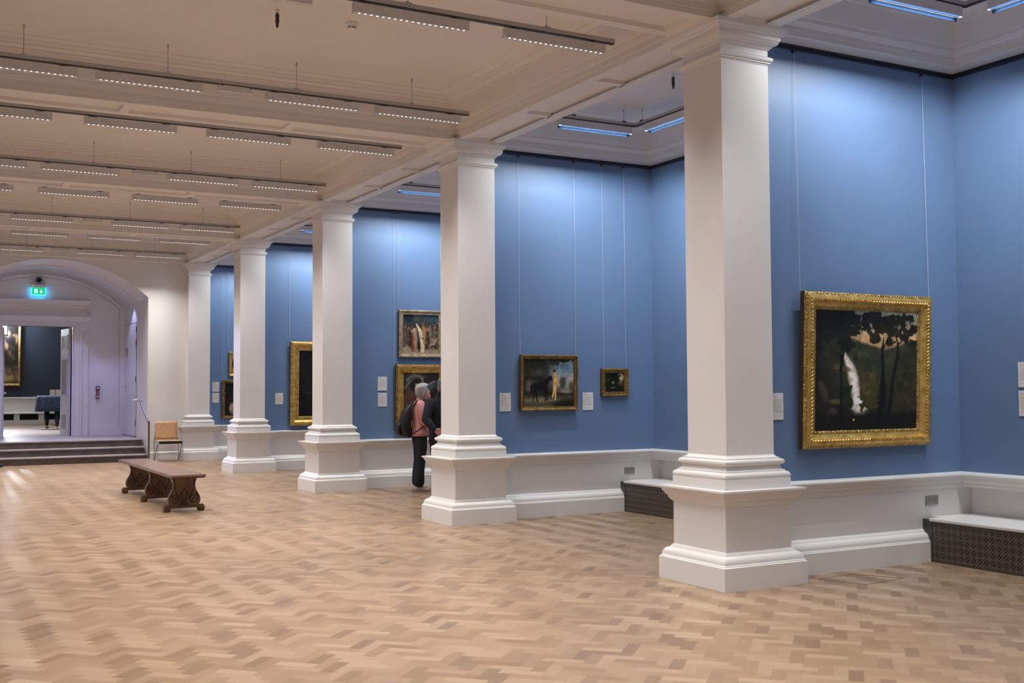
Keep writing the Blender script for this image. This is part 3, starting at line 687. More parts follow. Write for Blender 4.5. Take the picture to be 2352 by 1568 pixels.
def paint_figures():
    c = Canvas(120,118,(52,44,34)); u,v=c.u,c.v
    c.blend(smooth(v,.66,.9),(52,72,80)); c.blend(smooth(vnoise(u,v,5,3),.5,.75)*smooth(v,.7,.85),(96,104,100)); c.blob(.15,.92,.16,.12,(30,36,38),.5); c.blob(.52,.86,.20,.10,(58,62,62),.5)
    c.blend(smooth(vnoise(u,v,11,7),.48,.72)*smooth(.72-v,0,.1)*.8,(118,96,72)); c.blend(smooth(.14-v,0,.08),(150,128,104))
    def fig(x,y0,y1,col,w=.045,head=(140,104,78)):
        c.stroke([(x-.02,y0),(x,(y0+y1)/2),(x+.01,y1)],[w*.7,w,w*.8],col,1,.5); c.blob(x+.01,y1+.045,.028,.036,head,.4)
    for x,y1,col in ((.06,.66,(96,80,62)),(.14,.60,(80,62,48)),(.88,.62,(92,84,70)),(.76,.66,(120,104,84)),(.94,.5,(70,62,48)),(.66,.62,(74,60,46))): fig(x,.25,y1,col)
    c.stroke([(.27,.08),(.28,.35),(.30,.55)],[.05,.07,.06],(126,66,50)); c.stroke([(.37,.05),(.36,.3),(.33,.62)],[.03,.05,.06],(158,128,102)); c.blob(.31,.70,.05,.05,(52,40,32),.4); c.blob(.28,.60,.06,.06,(182,152,124),.4)
    c.stroke([(.56,.06),(.54,.35),(.50,.55),(.38,.76)],[.05,.07,.06,.02],(206,186,150),1,.4); c.stroke([(.60,.25),(.60,.6),(.56,.74)],[.03,.05,.03],(164,120,76),1,.5); c.blob(.55,.75,.035,.05,(120,86,64),.4)
    c.blob(.84,.30,.08,.10,(146,122,98),.5,.4,.9,.4,5); c.stroke([(.72,.20),(.85,.24),(.97,.38)],[.02,.03,.02],(170,146,118)); c.blob(.70,.36,.05,.22,(34,28,22),.5); c.blob(.10,.10,.12,.10,(160,138,114),.5); c.blob(.20,.3,.04,.14,(36,28,22),.5); c.blob(.45,.2,.035,.16,(44,32,24),.5)
    r = np.random.default_rng(5)
    for i in range(70):
        x,y = r.random(), .12+.56*r.random(); a = r.random()*PI; l = .03+.05*r.random()
        if .24<x<.62 and r.random()<.7: continue
        tone = np.array([(150,122,96),(46,36,29),(96,78,60),(120,96,74)][r.integers(4)],float)
        c.stroke([(x,y),(x+l*.5*math.cos(a),y+l*.7),(x+l*math.cos(a+.8),y+l*1.3*math.sin(a))],[.014,.016,.009],tone,.75,.6)
    for i in range(16):
        x,y = r.random(), .60+.12*r.random()
        if .3<x<.62: continue
        c.blob(x,y,.020,.027,(136,104,80),.4); c.blob(x-.006,y+.016,.022,.018,(50,38,30),.5)
    c.grime(.34,6,30); return c
def paint_portrait():
    c = Canvas(100,120,(34,28,24)); u,v=c.u,c.v
    c.blend(smooth(v,.5,.95)*.6,(50,44,38)); c.blob(.36,.92,.26,.10,(74,68,60),.6,0,.9,.5,3); c.blob(.15,.72,.12,.14,(60,54,46),.6,0,.8,.5,5); c.stroke([(.10,.86),(.3,.97),(.5,.93),(.55,.84),(.45,.80)],.03,(124,114,100),.8); c.stroke([(.05,.70),(.15,.80),(.28,.86)],.025,(104,96,84),.7); c.blob(.80,.72,.14,.05,(52,76,74),.5,.5,1,.4,4); c.stroke([(.66,.74),(.80,.80),(.9,.83)],.02,(150,140,124),.6)
    c.blob(.30,.24,.38,.40,(92,58,45),.3); c.blob(.28,.20,.24,.30,(58,38,32),.5); c.blob(.33,.74,.14,.12,(24,20,18),.3); c.blob(.41,.75,.075,.10,(200,150,122),.3); c.blob(.40,.83,.10,.05,(24,20,18),.4); c.blob(.445,.76,.03,.03,(150,100,80),.5)
    c.stroke([(.36,.62),(.44,.50),(.47,.42)],[.02,.04,.02],(206,190,164)); c.blob(.45,.56,.03,.06,(190,170,146),.5); c.grime(.24,8,22); c.c=np.clip(c.c*1.15+3,0,255); return c
def paint_dark(seed=1, face=False):
    c = Canvas(70,90,(22,20,18)); u,v=c.u,c.v
    c.blob(.6,.5,.35,.35,(34,29,25),.7,0,1,.3,seed); c.blob(.75,.35,.2,.25,(46,36,30),.7); c.blob(.30,.36,.16,.008,(66,58,48),.6)
    if face: c.blob(.30,.22,.13,.18,(160,146,118),.35,.3,1,.25,5); c.stroke([(.20,.16),(.34,.06)],.03,(120,108,86)); c.blob(.5,.62,.16,.17,(140,104,80),.5); c.blob(.36,.22,.05,.07,(120,106,84),.6)
    c.grime(.2,seed+3); return c
def paint_crowd():
    c = Canvas(60,140,(40,33,28)); u,v=c.u,c.v
    c.blend(smooth(vnoise(u,v,6,3),.5,.75),(86,70,56)); c.blob(.5,.62,.5,.2,(20,18,20),.5,0,1,.4,2); c.stroke([(.35,.45),(.5,.25),(.62,.12)],[.10,.09,.06],(176,146,118)); c.blob(.4,.36,.2,.06,(170,138,110),.5); c.blob(.3,.80,.4,.05,(150,124,100),.5,.2); c.blob(.7,.78,.3,.06,(120,104,86),.5,.3); c.blob(.5,.07,.6,.06,(184,158,92),.6); c.blob(.2,.55,.15,.08,(146,118,98),.5)
    r = np.random.default_rng(9)
    for i in range(60):
        x,y = r.random(), .05+.85*r.random(); a = r.random()*PI
        c.stroke([(x,y),(x+.08*math.cos(a),y+.03),(x+.14*math.cos(a+.7),y+.05*math.sin(a))],[.035,.04,.02],np.array([(176,142,112),(34,28,26),(110,88,70),(28,25,27)][r.integers(4)],float),.8,.6)
    c.grime(.25,5,14); c.c=c.c*.78; return c

# ------------------------------------------------------------------ framed pictures
def frame_profile(style, bw, d):
    # (inward distance from outer edge, forward distance from the wall) ; forward = -Y
    if style=='wide':   # waterfall: outer leaf strip, flat, rope, hollow, inner leaf
        return [(0,0),(0,d*.55),(.010,d*.72),(.026,d*.78),(.030,d*.86),(.052,d*.93),(.056,d*.84),(.080,d*.84),(.086,d*.72),(.095,d*.60),(.118,d*.46),(.122,d*.40),(bw-.030,d*.40),(bw-.027,d*.48),(bw-.010,d*.46),(bw,d*.30)]
    if style=='thin':
        return [(0,0),(0,d*.8),(bw*.12,d),(bw*.34,d),(bw*.45,d*.75),(bw*.72,d*.62),(bw*.80,d*.70),(bw*.92,d*.66),(bw,d*.4)]
    return [(0,0),(0,d*.6),(bw*.08,d*.8),(bw*.2,d),(bw*.34,d*.98),(bw*.42,d*.80),(bw*.60,d*.58),(bw*.76,d*.5),(bw*.80,d*.62),(bw*.93,d*.58),(bw,d*.35)]
def ring(mb, w, h, prof, idx0, idx1, mi=0):
    """mitred frame between profile points idx0..idx1 (frame local: x right, z up, front = -y)"""
    pts = prof[idx0:idx1+1]; k = len(pts); vs = []
    for (sx,sz) in ((-1,-1),(1,-1),(1,1),(-1,1)):
        for (b,f) in pts: vs.append((sx*(w/2-b), -f, sz*(h/2-b)))
    fs = [(i*k+a, ((i+1)%4)*k+a, ((i+1)%4)*k+a+1, i*k+a+1) for i in range(4) for a in range(k-1)]
    mb.add(vs, fs, mi)
def beads(w, h, inset, fwd, r, step, twist=.6, elong=1.5):
    mb = MB()
    for side in range(4):
        L = (w if side%2==0 else h)-2*inset; n = max(2,int(L/step))
        for i in range(n):
            t = -L/2+(i+.5)*L/n; sg = 1 if t<0 else -1
            if side==0: c = (t,-(h/2-inset))
            elif side==1: c = (w/2-inset,t)
            elif side==2: c = (-t,h/2-inset)
            else: c = (-(w/2-inset),-t)
            base = {0:0,1:PI/2,2:PI,3:3*PI/2}[side]
            M = Matrix.Translation((c[0],-fwd,c[1])) @ Matrix.Rotation(-(base+twist*sg),4,'Y')
            mb.ball((0,0,0), (r*elong,r*.8,r*.62), 8, 5, 0, M)
    return mb
YCARD = .37
def picture(name, label, k, cx, zc, w, h, cw, ch, d, canvas, style='mid', mats=(GOLD,GOLDO), tilt=1.5, wires=(), oval=False, cat='painting', rope=None, group=None, sunk=.30):
    y = PY[k]+.37
    t = thing(name, label, cat, (cx, y-.003, zc), 0, group)
    t.rotation_euler = (math.radians(-tilt)*-1,0,0)
    # tilt about the lower edge: keep the lower back edge on the wall
    a = math.radians(tilt); t.location = (cx, y-.004-math.sin(a)*h/2, zc)
    bw = (w-cw)/2; bh = (h-ch)/2
    prof = frame_profile(style, min(bw,bh), d)
    fo = MB(); ring(fo, w, h, prof, 0, 1); fo.quad((-w/2,-.002,-h/2),(w/2,-.002,-h/2),(w/2,-.002,h/2),(-w/2,-.002,h/2)); fo.build('frame_side', FRSIDE, t)
    n = len(prof)-1
    if style=='wide':
        m=MB(); ring(m,w,h,prof,1,3); m.build('outer_leaf_moulding', mats[1], t)
        m=MB(); ring(m,w,h,prof,3,n-3); m.build('frame', mats[0], t)
        m=MB(); ring(m,w,h,prof,n-3,n); m.build('inner_leaf_moulding', mats[1], t)
    else:
        q = 3
        m=MB(); ring(m,w,h,prof,1,q); m.build('outer_moulding', mats[1], t)
        m=MB(); ring(m,w,h,prof,q,n); m.build('frame', mats[0], t)
    if rope: beads(w,h,*rope).build('rope_moulding', mats[0], t)
    rw, rh = w-2*min(bw,bh), h-2*min(bw,bh)
    if oval:
        mb = MB(); N=40; outer=[]; inner=[]
        for i in range(N):
            th = 2*PI*i/N; ex,ez = cw/2*math.cos(th), ch/2*math.sin(th)
            s_ = min(rw/2/max(abs(math.cos(th)),1e-6), rh/2/max(abs(math.sin(th)),1e-6)); outer.append((s_*math.cos(th),-d*.45,s_*math.sin(th))); inner.append((ex,-d*.30,ez))
        mb.add(outer+inner, [(i,(i+1)%N,N+(i+1)%N,N+i) for i in range(N)]); mb.build('oval_slip', mats[1], t)
        canvas.build('canvas', cw*1.02, ch*1.02, t, -d*.24)
    else: canvas.build('canvas', rw, rh, t, -d*sunk)
    Rm = Matrix.Rotation(-t.rotation_euler.x,4,'X')
    for wx in wires:
        top = Vector((wx-cx, y-.016-t.location.y, 4.268-zc)); bot = Vector((wx-cx, (y-.02)-t.location.y-.0, h/2-.03))
        MB().tube([tuple(Rm @ top), tuple(bot)], .0015, 6).build('hanging_wire', WIREM, t)
        MB().box(-.012,.012,-.008,.012,0,.03,0,Matrix.Translation(Rm @ (top-Vector((0,0,.012))))).build('wire_hook', DARKMET, t)
    return t
picture('framed_painting','large gilt framed painting of a white waterfall in a dark wood',0,1.815,1.643,1.47,1.285,1.18,.965,.085,paint_waterfall(),'wide',tilt=2.2,wires=(1.089,2.587),rope=(.066,.074,.016,.030,.7,1.3))
picture('framed_painting','gilt framed painting of a black horse and a man in yellow',1,1.452,1.576,.79,.664,.69,.565,.055,paint_horse(),'thin',(GOLDD,GOLDD),1.2,(1.063,1.836),rope=(.013,.052,.009,.022,.7,1.4))
picture('framed_painting','small square gilt framed landscape hung right of the horse painting',1,2.398,1.578,.395,.348,.27,.228,.05,paint_small(),'mid',(GOLDD,GOLDDO),1.2,(2.242,2.568),rope=None)
picture('framed_painting','pale framed painting of crowded draped figures, upper one of a stacked pair',2,1.85,2.382,.76,.748,.60,.595,.05,paint_figures(),'thin',(PALEG,PALEG),1.0,(1.472,2.2))
picture('framed_painting','broad gilt framed portrait of a man in brown, hung below the figures painting',2,1.85,1.387,.88,1.03,.60,.73,.08,paint_portrait(),'mid',(GOLD,GOLDDO),1.0,(1.398,2.30))
picture('framed_painting','tall gilt framed dark portrait between the third and fourth pillars',3,1.80,1.635,1.25,1.615,.89,1.21,.09,paint_dark(3),'mid',(GOLD,GOLDO),1.2,(1.172,2.43),rope=(.07,.088,.014,.034,.5,1.1))
picture('framed_painting','small gilt frame with an oval opening, high on the far blue wall',4,1.335,2.105,.45,.55,.30,.42,.05,paint_dark(5),'mid',(GOLD,GOLDO),1.2,(1.097,1.55),oval=True)
picture('framed_painting','dark portrait with a white ruff in a narrow gilt frame below the oval',4,1.315,1.314,.71,.862,.575,.70,.05,paint_dark(8,True),'thin',(GOLDD,GOLDDO),1.0,(.96,1.65))

# gallery labels
def card(label, loc, rz=0, proto=[None]):
    if proto[0] is None:
        t = thing('wall_label', label, 'wall label', loc, rz, 'white gallery labels')
        MB().bevbox(-.075,.075,-.008,0,-.107,.107,.0015).build('panel', CARD, t)
        mb = MB(); z = .092
        for i,(a,b,hh) in enumerate([(-.06,-.02,.003),(-.06,.005,.004),(-.06,-.01,.003)]): mb.box(a,b,-.0086,-.008,z-hh,z); z -= .009
        z = .055
        for i in range(13): mb.box(-.06,(.055 if i%5!=4 else .01),-.0086,-.008,z-.0022,z); z -= .0085
        mb.box(-.06,-.01,-.0086,-.008,-.075,-.072)
        mb.build('text', INK, t); proto[0] = t
    else:
        t = copy_tree(proto[0]); t.location = loc; t.rotation_euler = (0,0,rz); t['label'] = label
    return t
def onwall(k, x, z): return (x, PY[k]+YCARD, z)
card('white label beside the nearest pillar, left of the waterfall painting', onwall(0,.846,1.351))
card('white label left of the horse painting', onwall(1,.872,1.351))
card('white label between the horse painting and the small landscape', onwall(1,2.018,1.351))
card('upper white label of the pair left of the stacked paintings', onwall(2,1.21,1.599))
card('lower white label of the pair left of the stacked paintings', onwall(2,1.21,1.351))
card('single white label left of the tall dark portrait', onwall(3,.978,1.347))
card('upper white label of the pair at the far end wall', onwall(4,.825,1.594))
card('lower white label of the pair at the far end wall', onwall(4,.825,1.348))
card('upper white label of the pair cut by the right edge, on the outer wall', (3.0,-.318,1.600), -PI/2)
card('lower white label of the pair cut by the right edge, on the outer wall', (3.0,-.318,1.357), -PI/2)

# sockets on the dado
def socket(label, x, y, z):
    t = thing('power_socket', label, 'socket', (x,y,z), 0, 'double power sockets')
    MB().bevbox(-.075,.075,-.012,0,-.039,.039,.003).build('plate', SOCK, t)
    for s in (-1,1):
        mb = MB().box(s*.042-.003,s*.042+.003,-.0128,-.011,.008,.018)
        for q in (-.011,.011): mb.box(s*.042+q-.004,s*.042+q+.004,-.0128,-.011,-.014,-.009)
        mb.build('pin_holes', BLACK, t)
        MB().bevbox(s*.012-.006,s*.012+.006,-.016,-.011,-.012,.012,.002).build('switch', SOCK, t)
socket('double steel socket under the waterfall painting, above the radiator cover', 2.588, .348, .514)
socket('double steel socket near the small landscape, above the partly hidden radiator cover', 2.606, S+.348, .490)
# radiator covers
def radiator(label, k, y0):
    yb = (PY[k] if k>=0 else -S)+.263
    t = thing('radiator_cover', label, 'radiator cover', (2.475, yb, 0), 0, 'pierced radiator covers')
    L = yb-y0
    MB().box(0,.019,-L,-.001,0.001,.344).build('grille', GRILLE, t)
    MB().box(-.004,.02,-L,0,0,.018).box(-.004,.02,-L,0,.325,.345).box(-.0047,.02,-.018,-.0005,.001,.3445).build('rim', BOXMET, t)
    MB().box(.02,.6,-L,-.01,.05,.33).build('body', BLACK, t)
    # filler cut around the skirting profile
    poly = [(.0,0),(0.0,.36),(.10,.36),(.085,.272),(.062,.246),(.020,.215),(.010,.17),(.004,0)]
    MB().prism(poly,'x',.0,.02).build('end_filler', BOXMET, t)
    mb = MB(); prof = [(.0,.345),(-.012,.347),(-.014,.356),(-.012,.368),(.0,.371)]
    mb.prism([(-.014,.346),(-.016,.352),(-.016,.366),(-.012,.372),(.605,.372),(.605,.346)],'y',-L,.0)
    mb.box(.11,.605,0,.083,.346,.372); mb.build('top', WHITE, t)
radiator('white topped pierced bronze radiator cover at the right edge', 0, -3.9)
radiator('white topped pierced radiator cover half hidden by the nearest pillar', 1, .75)

# ------------------------------------------------------------------ ceiling fittings
def sprinkler(label, x, y, z):
    t = thing('sprinkler', label, 'sprinkler', (x,y,z), 0, 'ceiling sprinklers')
    MB().lathe([(.0001,0),(.016,0),(.016,-.03),(.010,-.034),(.0001,-.034)],(0,0,0),12).build('collar', CHROME, t)
    MB().lathe([(.0001,-.034),(.013,-.036),(.018,-.05),(.016,-.085),(.019,-.10),(.012,-.13),(.010,-.155),(.0001,-.16)],(0,0,0),12).build('head', DARKMET, t)
sprinkler('dark sprinkler head on the nearest hall ceiling panel',-2.546,2.74,ZC)
sprinkler('dark sprinkler head on the side bay ceiling beside the nearest pillar',1.66,2.75,ZC)
sprinkler('dark sprinkler tip just below the second near-track spotlight bar',-2.62,7.15,ZC)
t = thing('smoke_detector','round white smoke detector on the nearest hall ceiling panel','smoke detector',(-1.857,2.778,ZC))
MB().lathe([(.0001,0),(.06,0),(.06,-.012),(.05,-.02)],(0,0,0),24).build('mount', WHITE, t)
MB().lathe([(.05,-.012),(.05,-.028),(.034,-.034),(.034,-.05),(.022,-.058),(.0001,-.058)],(0,0,0),24).build('sensor', WHITE, t)
mb=MB()
for i in range(8):
    a=2*PI*i/8; mb.box(-.006,.006,-.002,.002,-.05,-.036,0,Matrix.Translation((.034*math.cos(a),.034*math.sin(a),0))@Matrix.Rotation(a+PI/2,4,'Z'))
mb.build('vents', BLACK, t)

# ------------------------------------------------------------------ end of hall: exit sign, camera, call points, doors, handrail
yS = YB-.05
t = thing('exit_sign','green lit emergency exit sign above the doorcase','exit sign',(-2.565,yS,3.86))
MB().bevbox(-.15,.15,-.06,.04,.085,.165,.008).build('housing', WHITE, t)
GRN = emit('exit_green', (.0,.42,.17), 1.5); CYA = emit('exit_edge', (.02,.42,1.0), 20.0); SGW = emit('exit_white', (.75,1,.9), 1.6)
MB().box(-.148,.148,-.016,-.006,-.078,.082).build('panel', GRN, t)
mb=MB()
for a in ((-.152,-.148,-.078,.085),(.148,.152,-.078,.085),(-.152,.152,-.083,-.078)): mb.box(a[0],a[1],-.018,-.004,a[2],a[3])
mb.build('lit_edge', CYA, t)
mb=MB().box(-.090,-.020,-.0175,-.016,-.045,.05).build('door_symbol', SGW, t)
mb=MB(); y0=-.0185
def cap(a,b,w):
    v=Vector((b[0]-a[0],b[1]-a[1])); n_=Vector((-v.y,v.x)).normalized()*w
    mb.quad((a[0]+n_.x,y0,a[1]+n_.y),(b[0]+n_.x,y0,b[1]+n_.y),(b[0]-n_.x,y0,b[1]-n_.y),(a[0]-n_.x,y0,a[1]-n_.y))
for a,b,w in (((-.048,.018),(-.060,-.008),.010),((-.060,-.008),(-.040,-.022),.006),((-.040,-.022),(-.044,-.042),.005),((-.060,-.008),(-.072,-.030),.006),((-.072,-.030),(-.086,-.032),.005),((-.048,.014),(-.030,.000),.004),((-.052,.016),(-.074,.010),.004)): cap(a,b,w)
mb.add([(-.044+.010*math.cos(i*PI/6),y0,.032+.010*math.sin(i*PI/6)) for i in range(12)],[tuple(range(12))]); mb.build('running_figure', GRN, t)
mb=MB(); y0=-.0175; cap((.060,.045),(.060,-.03),.009); cap((.060,-.040),(.030,-.005),.009); cap((.060,-.040),(.090,-.005),.009); mb.build('down_arrow', SGW, t)
MB().box(-.133,-.125,-.064,-.06,.118,.126).build('indicator', emit('indicator_green',(.35,1,.1),4), t)
t = thing('security_camera','round dark-eyed security camera mounted above the exit sign','camera',(-2.566,YB-.12,4.115))
MB().lathe([(.0001,.12),(.070,.12),(.078,.06),(.078,-.02),(.070,-.05),(.054,-.055)],(0,0,0),24,'y').build('housing', plain('camera_grey',(.28,.26,.27),.5), t)
MB().lathe([(.054,-.055),(.050,-.03),(.0001,-.02)],(0,0,0),24,'y').build('lens', BLACK, t)
for nm,lab,z,colr in (('door_release','green emergency door release box on the vestibule wall',1.585,(.01,.09,.07)),('fire_call_point','red fire call point below the green release box',1.383,(.22,.02,.04))):
    t = thing(nm,lab,'call point',(-1.225,YB-.004,z))
    MB().bevbox(-.042,.042,-.045,0,-.05,.05,.006).build('box', plain(nm+'_plastic',colr,.4), t)
    MB().box(-.026,.026,-.047,-.044,-.02,.022).build('glass_plate', CARD, t)
t = thing('alarm_sounder','small dark sounder with a red light between the two call boxes','alarm',(-1.225,YB-.004,1.492))
MB().bevbox(-.03,.03,-.04,0,-.034,.034,.006).build('body', plain('dark_plastic',(.06,.05,.06),.4), t)
MB().lathe([(.0001,-.05),(.009,-.048),(.01,-.038)],(0,0,0),12,'y').build('red_light', emit('red_led',(1,.03,.06),3), t)
# side door in the vestibule's right wall
XD = AC+VH-.012
t = thing('side_door','tall pale flush door in the right side wall of the vestibule','door',(XD,20.98,VZ))
MB().box(0,.035,-.77,.77,.01,2.63).build('leaf', WHITE, t)
MB().box(-.002,.001,-.778,-.770,.0,2.64).box(-.002,.001,.770,.778,.0,2.64).box(-.002,.001,-.778,.778,2.63,2.638).build('gap', BLACK, t)
for z in (.25,1.25,2.1,2.4): MB().tube([(-.006,-.774,z),(-.006,-.774,z+.14)],.008,8).build('hinge', DARKMET, t)
MB().box(-.004,0,.45,.50,1.08,1.24).tube([(-.004,.475,1.17),(-.05,.475,1.17),(-.055,.37,1.17)],.010,8).build('handle', CHROME, t)
MB().box(-.006,0,.36,.50,1.88,2.08).build('sign_plate', plain('red_sign',(.40,.06,.12),.4), t)
t = thing('door_leaf','open white panelled door leaf on the right of the doorway','door',(DX1-.02,YB+.25,VZ),math.radians(97))
def leaf(t):
    mb = MB(); w,h_ = .74,2.56
    mb.box(0,w,-.022,.022,0,h_)
    for z0,z1 in ((.12,.52),(.95,1.85),(2.05,2.42)):
        for s in (-1,1):
            y=.022*s
            mb.box(.11,w-.11,min(y,y+.008*s),max(y,y+.008*s),z0,z0+.03).box(.11,w-.11,min(y,y+.008*s),max(y,y+.008*s),z1-.03,z1).box(.11,.14,min(y,y+.008*s),max(y,y+.008*s),z0,z1).box(w-.14,w-.11,min(y,y+.008*s),max(y,y+.008*s),z0,z1)
    mb.build('leaf', WHITE, t)
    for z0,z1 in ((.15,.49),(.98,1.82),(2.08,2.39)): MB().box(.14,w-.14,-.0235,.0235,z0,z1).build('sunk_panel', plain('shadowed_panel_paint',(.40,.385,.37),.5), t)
    for s in (-1,1): MB().ball((w-.05,s*.055,1.02),.026).tube([(w-.05,0,1.02),(w-.05,s*.05,1.02)],.010,8).build('knob', BRASS, t)
leaf(t)
t = thing('door_leaf','open white door leaf on the left of the doorway, at the left edge','door',(DX0+.02,YB+.25,VZ),math.radians(85)); leaf(t)
t = thing('handrail','short steel handrail and brown post beside the steps','handrail',(0,0,0))
MB().box(-.68,-.65,18.30,18.36,0,.86).build('post', plain('brown_post',(.10,.075,.06),.5), t)
MB().tube([(-.68,18.31,.845),(-.69,19.25,1.30)],.022,10).build('rail', CHROME, t)
MB().tube([(-.69,19.25,1.30),(-.72,19.36,1.31),(-.86,19.36,1.31)],.022,10).build('return_bar', CHROME, t)
MB().tube([(-.69,19.24,1.29),(-.645,19.24,1.27)],.014,8).build('bracket', DARKMET, t)

# glowing panel added for a skylight's reflection and its pale streak on the floor
mb = MB().box(-4.3,-2.42,32.45,32.47,3.34,4.3); struct('glare_panel', mb, emit('skylight_glare',(.88,.94,1.0),60.0))
mb = MB()
for x in (-4.3,-3.92,-3.54,-3.16,-2.79,-2.42): mb.box(x-.012,x+.012,32.42,32.45,3.3,4.3)
for z in (3.34,3.43,3.70,4.0,4.3): mb.box(-4.32,-2.40,32.42,32.45,z-.008,z+.008)
mb.box(-4.32,-2.40,32.40,32.50,3.30,3.335); struct('glare_panel_bars', mb, plain('glare_panel_grey',(.10,.10,.13),.5))
# far room: painting, labels, piano
t = thing('framed_painting','dim tall painting of bathers seen through the doorway, left of the piano','painting',(-2.62,YR-.06,3.25))
MB().box(-.66,.66,0,.06,-1.62,1.62).build('frame_back', FRSIDE, t)
m=MB(); ring(m,1.30,3.10,[(0,0),(0,.05),(.03,.07),(.07,.05),(.085,.03)],0,4); m.build('frame', GOLDD, t)
paint_crowd().build('canvas',1.13,2.93,t,-.03)
for i,(x,lab) in enumerate(((-1.0,'left one of two pale labels above the piano'),(-.83,'right one of two pale labels above the piano'))):
    c_ = copy_tree([o for o in COL.objects if o.name.startswith('wall_label')][0]); c_.location=(x,YR,1.47); c_.rotation_euler=(0,0,0); c_['label']=lab
PIANO = NT('quilted_blue_cover'); sp = PIANO.n('ShaderNodeSeparateXYZ'); PIANO.l(PIANO.obj(), sp.inputs[0])
q1 = PIANO.m('ADD',PIANO.m('ADD',sp.outputs[0],sp.outputs[1]),sp.outputs[2]); q2 = PIANO.m('SUBTRACT',PIANO.m('ADD',sp.outputs[0],sp.outputs[1]),sp.outputs[2])
hq = PIANO.m('MULTIPLY',PIANO.m('ABSOLUTE',PIANO.m('SINE',PIANO.m('MULTIPLY',q1,44))),PIANO.m('ABSOLUTE',PIANO.m('SINE',PIANO.m('MULTIPLY',q2,44))))
PIANO.set(Base_Color=(.0007,.014,.030,1),Roughness=.6); PIANO.bump(hq,.5,.014)
PBLUE = plain('blue_leg_cover',(.001,.010,.024),.5)
t = thing('grand_piano','grand piano under a quilted dark blue cover beyond the doorway','piano',(-1.35,27.2,VZ))
out=[(-.72,-.55),(-.74,-.3),(-.70,-.05),(-.55,.12),(-.30,.22),(.05,.42),(.45,.52),(.82,.52),(.82,-.62),(-.50,-.66),(-.64,-.64)]
def rs(o,n=3):
    for _ in range(n): o=[((a[0]*.75+b[0]*.25,a[1]*.75+b[1]*.25),(a[0]*.25+b[0]*.75,a[1]*.25+b[1]*.75)) for a,b in zip(o,o[1:]+o[:1])]; o=[p for q_ in o for p in q_]
    return o
oo=rs(out); cxp=sum(p[0] for p in oo)/len(oo); cyp=sum(p[1] for p in oo)/len(oo)
rings=[[(cxp+(x-cxp)*s_,cyp+(y-cyp)*s_,z) for x,y in oo] for s_,z in ((.90,.50),(1.06,.50),(1.05,.60),(1.02,.75),(1.0,.88),(.985,.915),(.95,.935),(.6,.945))]
MB().loft(rings).build('cover', PIANO.mat, t)
for (x,y) in ((-.42,.0),(-.22,-.58),(.66,-.50)):
    l_=MB().loft([[(x+w_*math.cos(a*PI/4+PI/8),y+w_*math.sin(a*PI/4+PI/8),z) for a in range(8)] for w_,z in ((.045,.10),(.04,.14),(.055,.20),(.075,.52))]).build('leg', PBLUE, t)
    MB().tube([(x-.04,y-.02,.04),(x-.02,y-.02,.04)],.035,12).tube([(x+.02,y-.02,.04),(x+.04,y-.02,.04)],.035,12).tube([(x,y,.03),(x,y,.11)],.02,8).build('castor', BRASS, l_)

# ------------------------------------------------------------------ carved bench
t = thing('carved_bench','long dark oak bench with carved scroll trestles in the open hall','bench',(-2.205,9.29,0))
L=1.89; W=.212; XO=-.03
MB().bevbox(XO-W,XO+W,-L,L,.452,.480,.009).build('seat_board', OAKT, t)
MB().bevbox(XO-W+.012,XO+W-.012,-L+.012,L-.012,.438,.454,.005).build('seat_moulding', OAKD, t)
half=[(.185,.435),(.175,.425),(.150,.400),(.136,.360),(.133,.315),(.145,.270),(.170,.228),(.192,.185),(.200,.140),(.192,.105),(.172,.082)]
poly=[(x,z) for x,z in half]+[(-x,z) for x,z in half[::-1]]
def spiral(cx,cz,r0,r1,turns,sg,y,a0):
    return [(cx+sg*(r0+(r1-r0)*i/36)*math.cos(a0+turns*2*PI*i/36), y, cz+(r0+(r1-r0)*i/36)*math.sin(a0+turns*2*PI*i/36)) for i in range(37)]
for y in (-1.485,0,1.485):
    b_=MB().prism(poly,'y',y-.032,y+.032).build('trestle', OAKV, t)
    for f in (-1,1):
        yf=y+f*.0325
        mb=MB()
        for s_ in (-1,1):
            mb.tube(spiral(s_*.118,.150,.062,.012,1.6,s_,yf,.2),.0062,5)
            mb.tube([(s_*.060,yf,.140),(s_*.075,yf,.20),(s_*.112,yf,.25),(s_*.118,yf,.31),(s_*.118,yf,.37),(s_*.13,yf,.42)],.0062,5)
            mb.tube([(s_*.175,yf,.16),(s_*.17,yf,.195),(s_*.145,yf,.235)],.0062,5)
            mb.tube([(0,yf,.285),(s_*.020,yf,.255),(s_*.026,yf,.225),(s_*.014,yf,.175)],.0062,5)
            mb.tube([(s_*.030,yf,.235),(s_*.052,yf,.215),(s_*.050,yf,.185),(s_*.014,yf,.150)],.0062,5)
            mb.tube([(s_*.003,yf,.165),(s_*.030,yf,.125),(s_*.048,yf,.09)],.0062,5); mb.tube([(0,yf,.130),(s_*.022,yf,.088)],.0062,5)
        mb.build('carving', CARVE, b_)
    mb=MB().bevbox(-.235,.235,y-.045,y+.045,.045,.085,.006); mb.build('foot_rail', OAKD, t)
    for s_ in (-1,1): MB().bevbox(s_*.21-.045,s_*.21+.045,y-.055,y+.055,0,.080,.028).build('foot_block', OAKD, t)

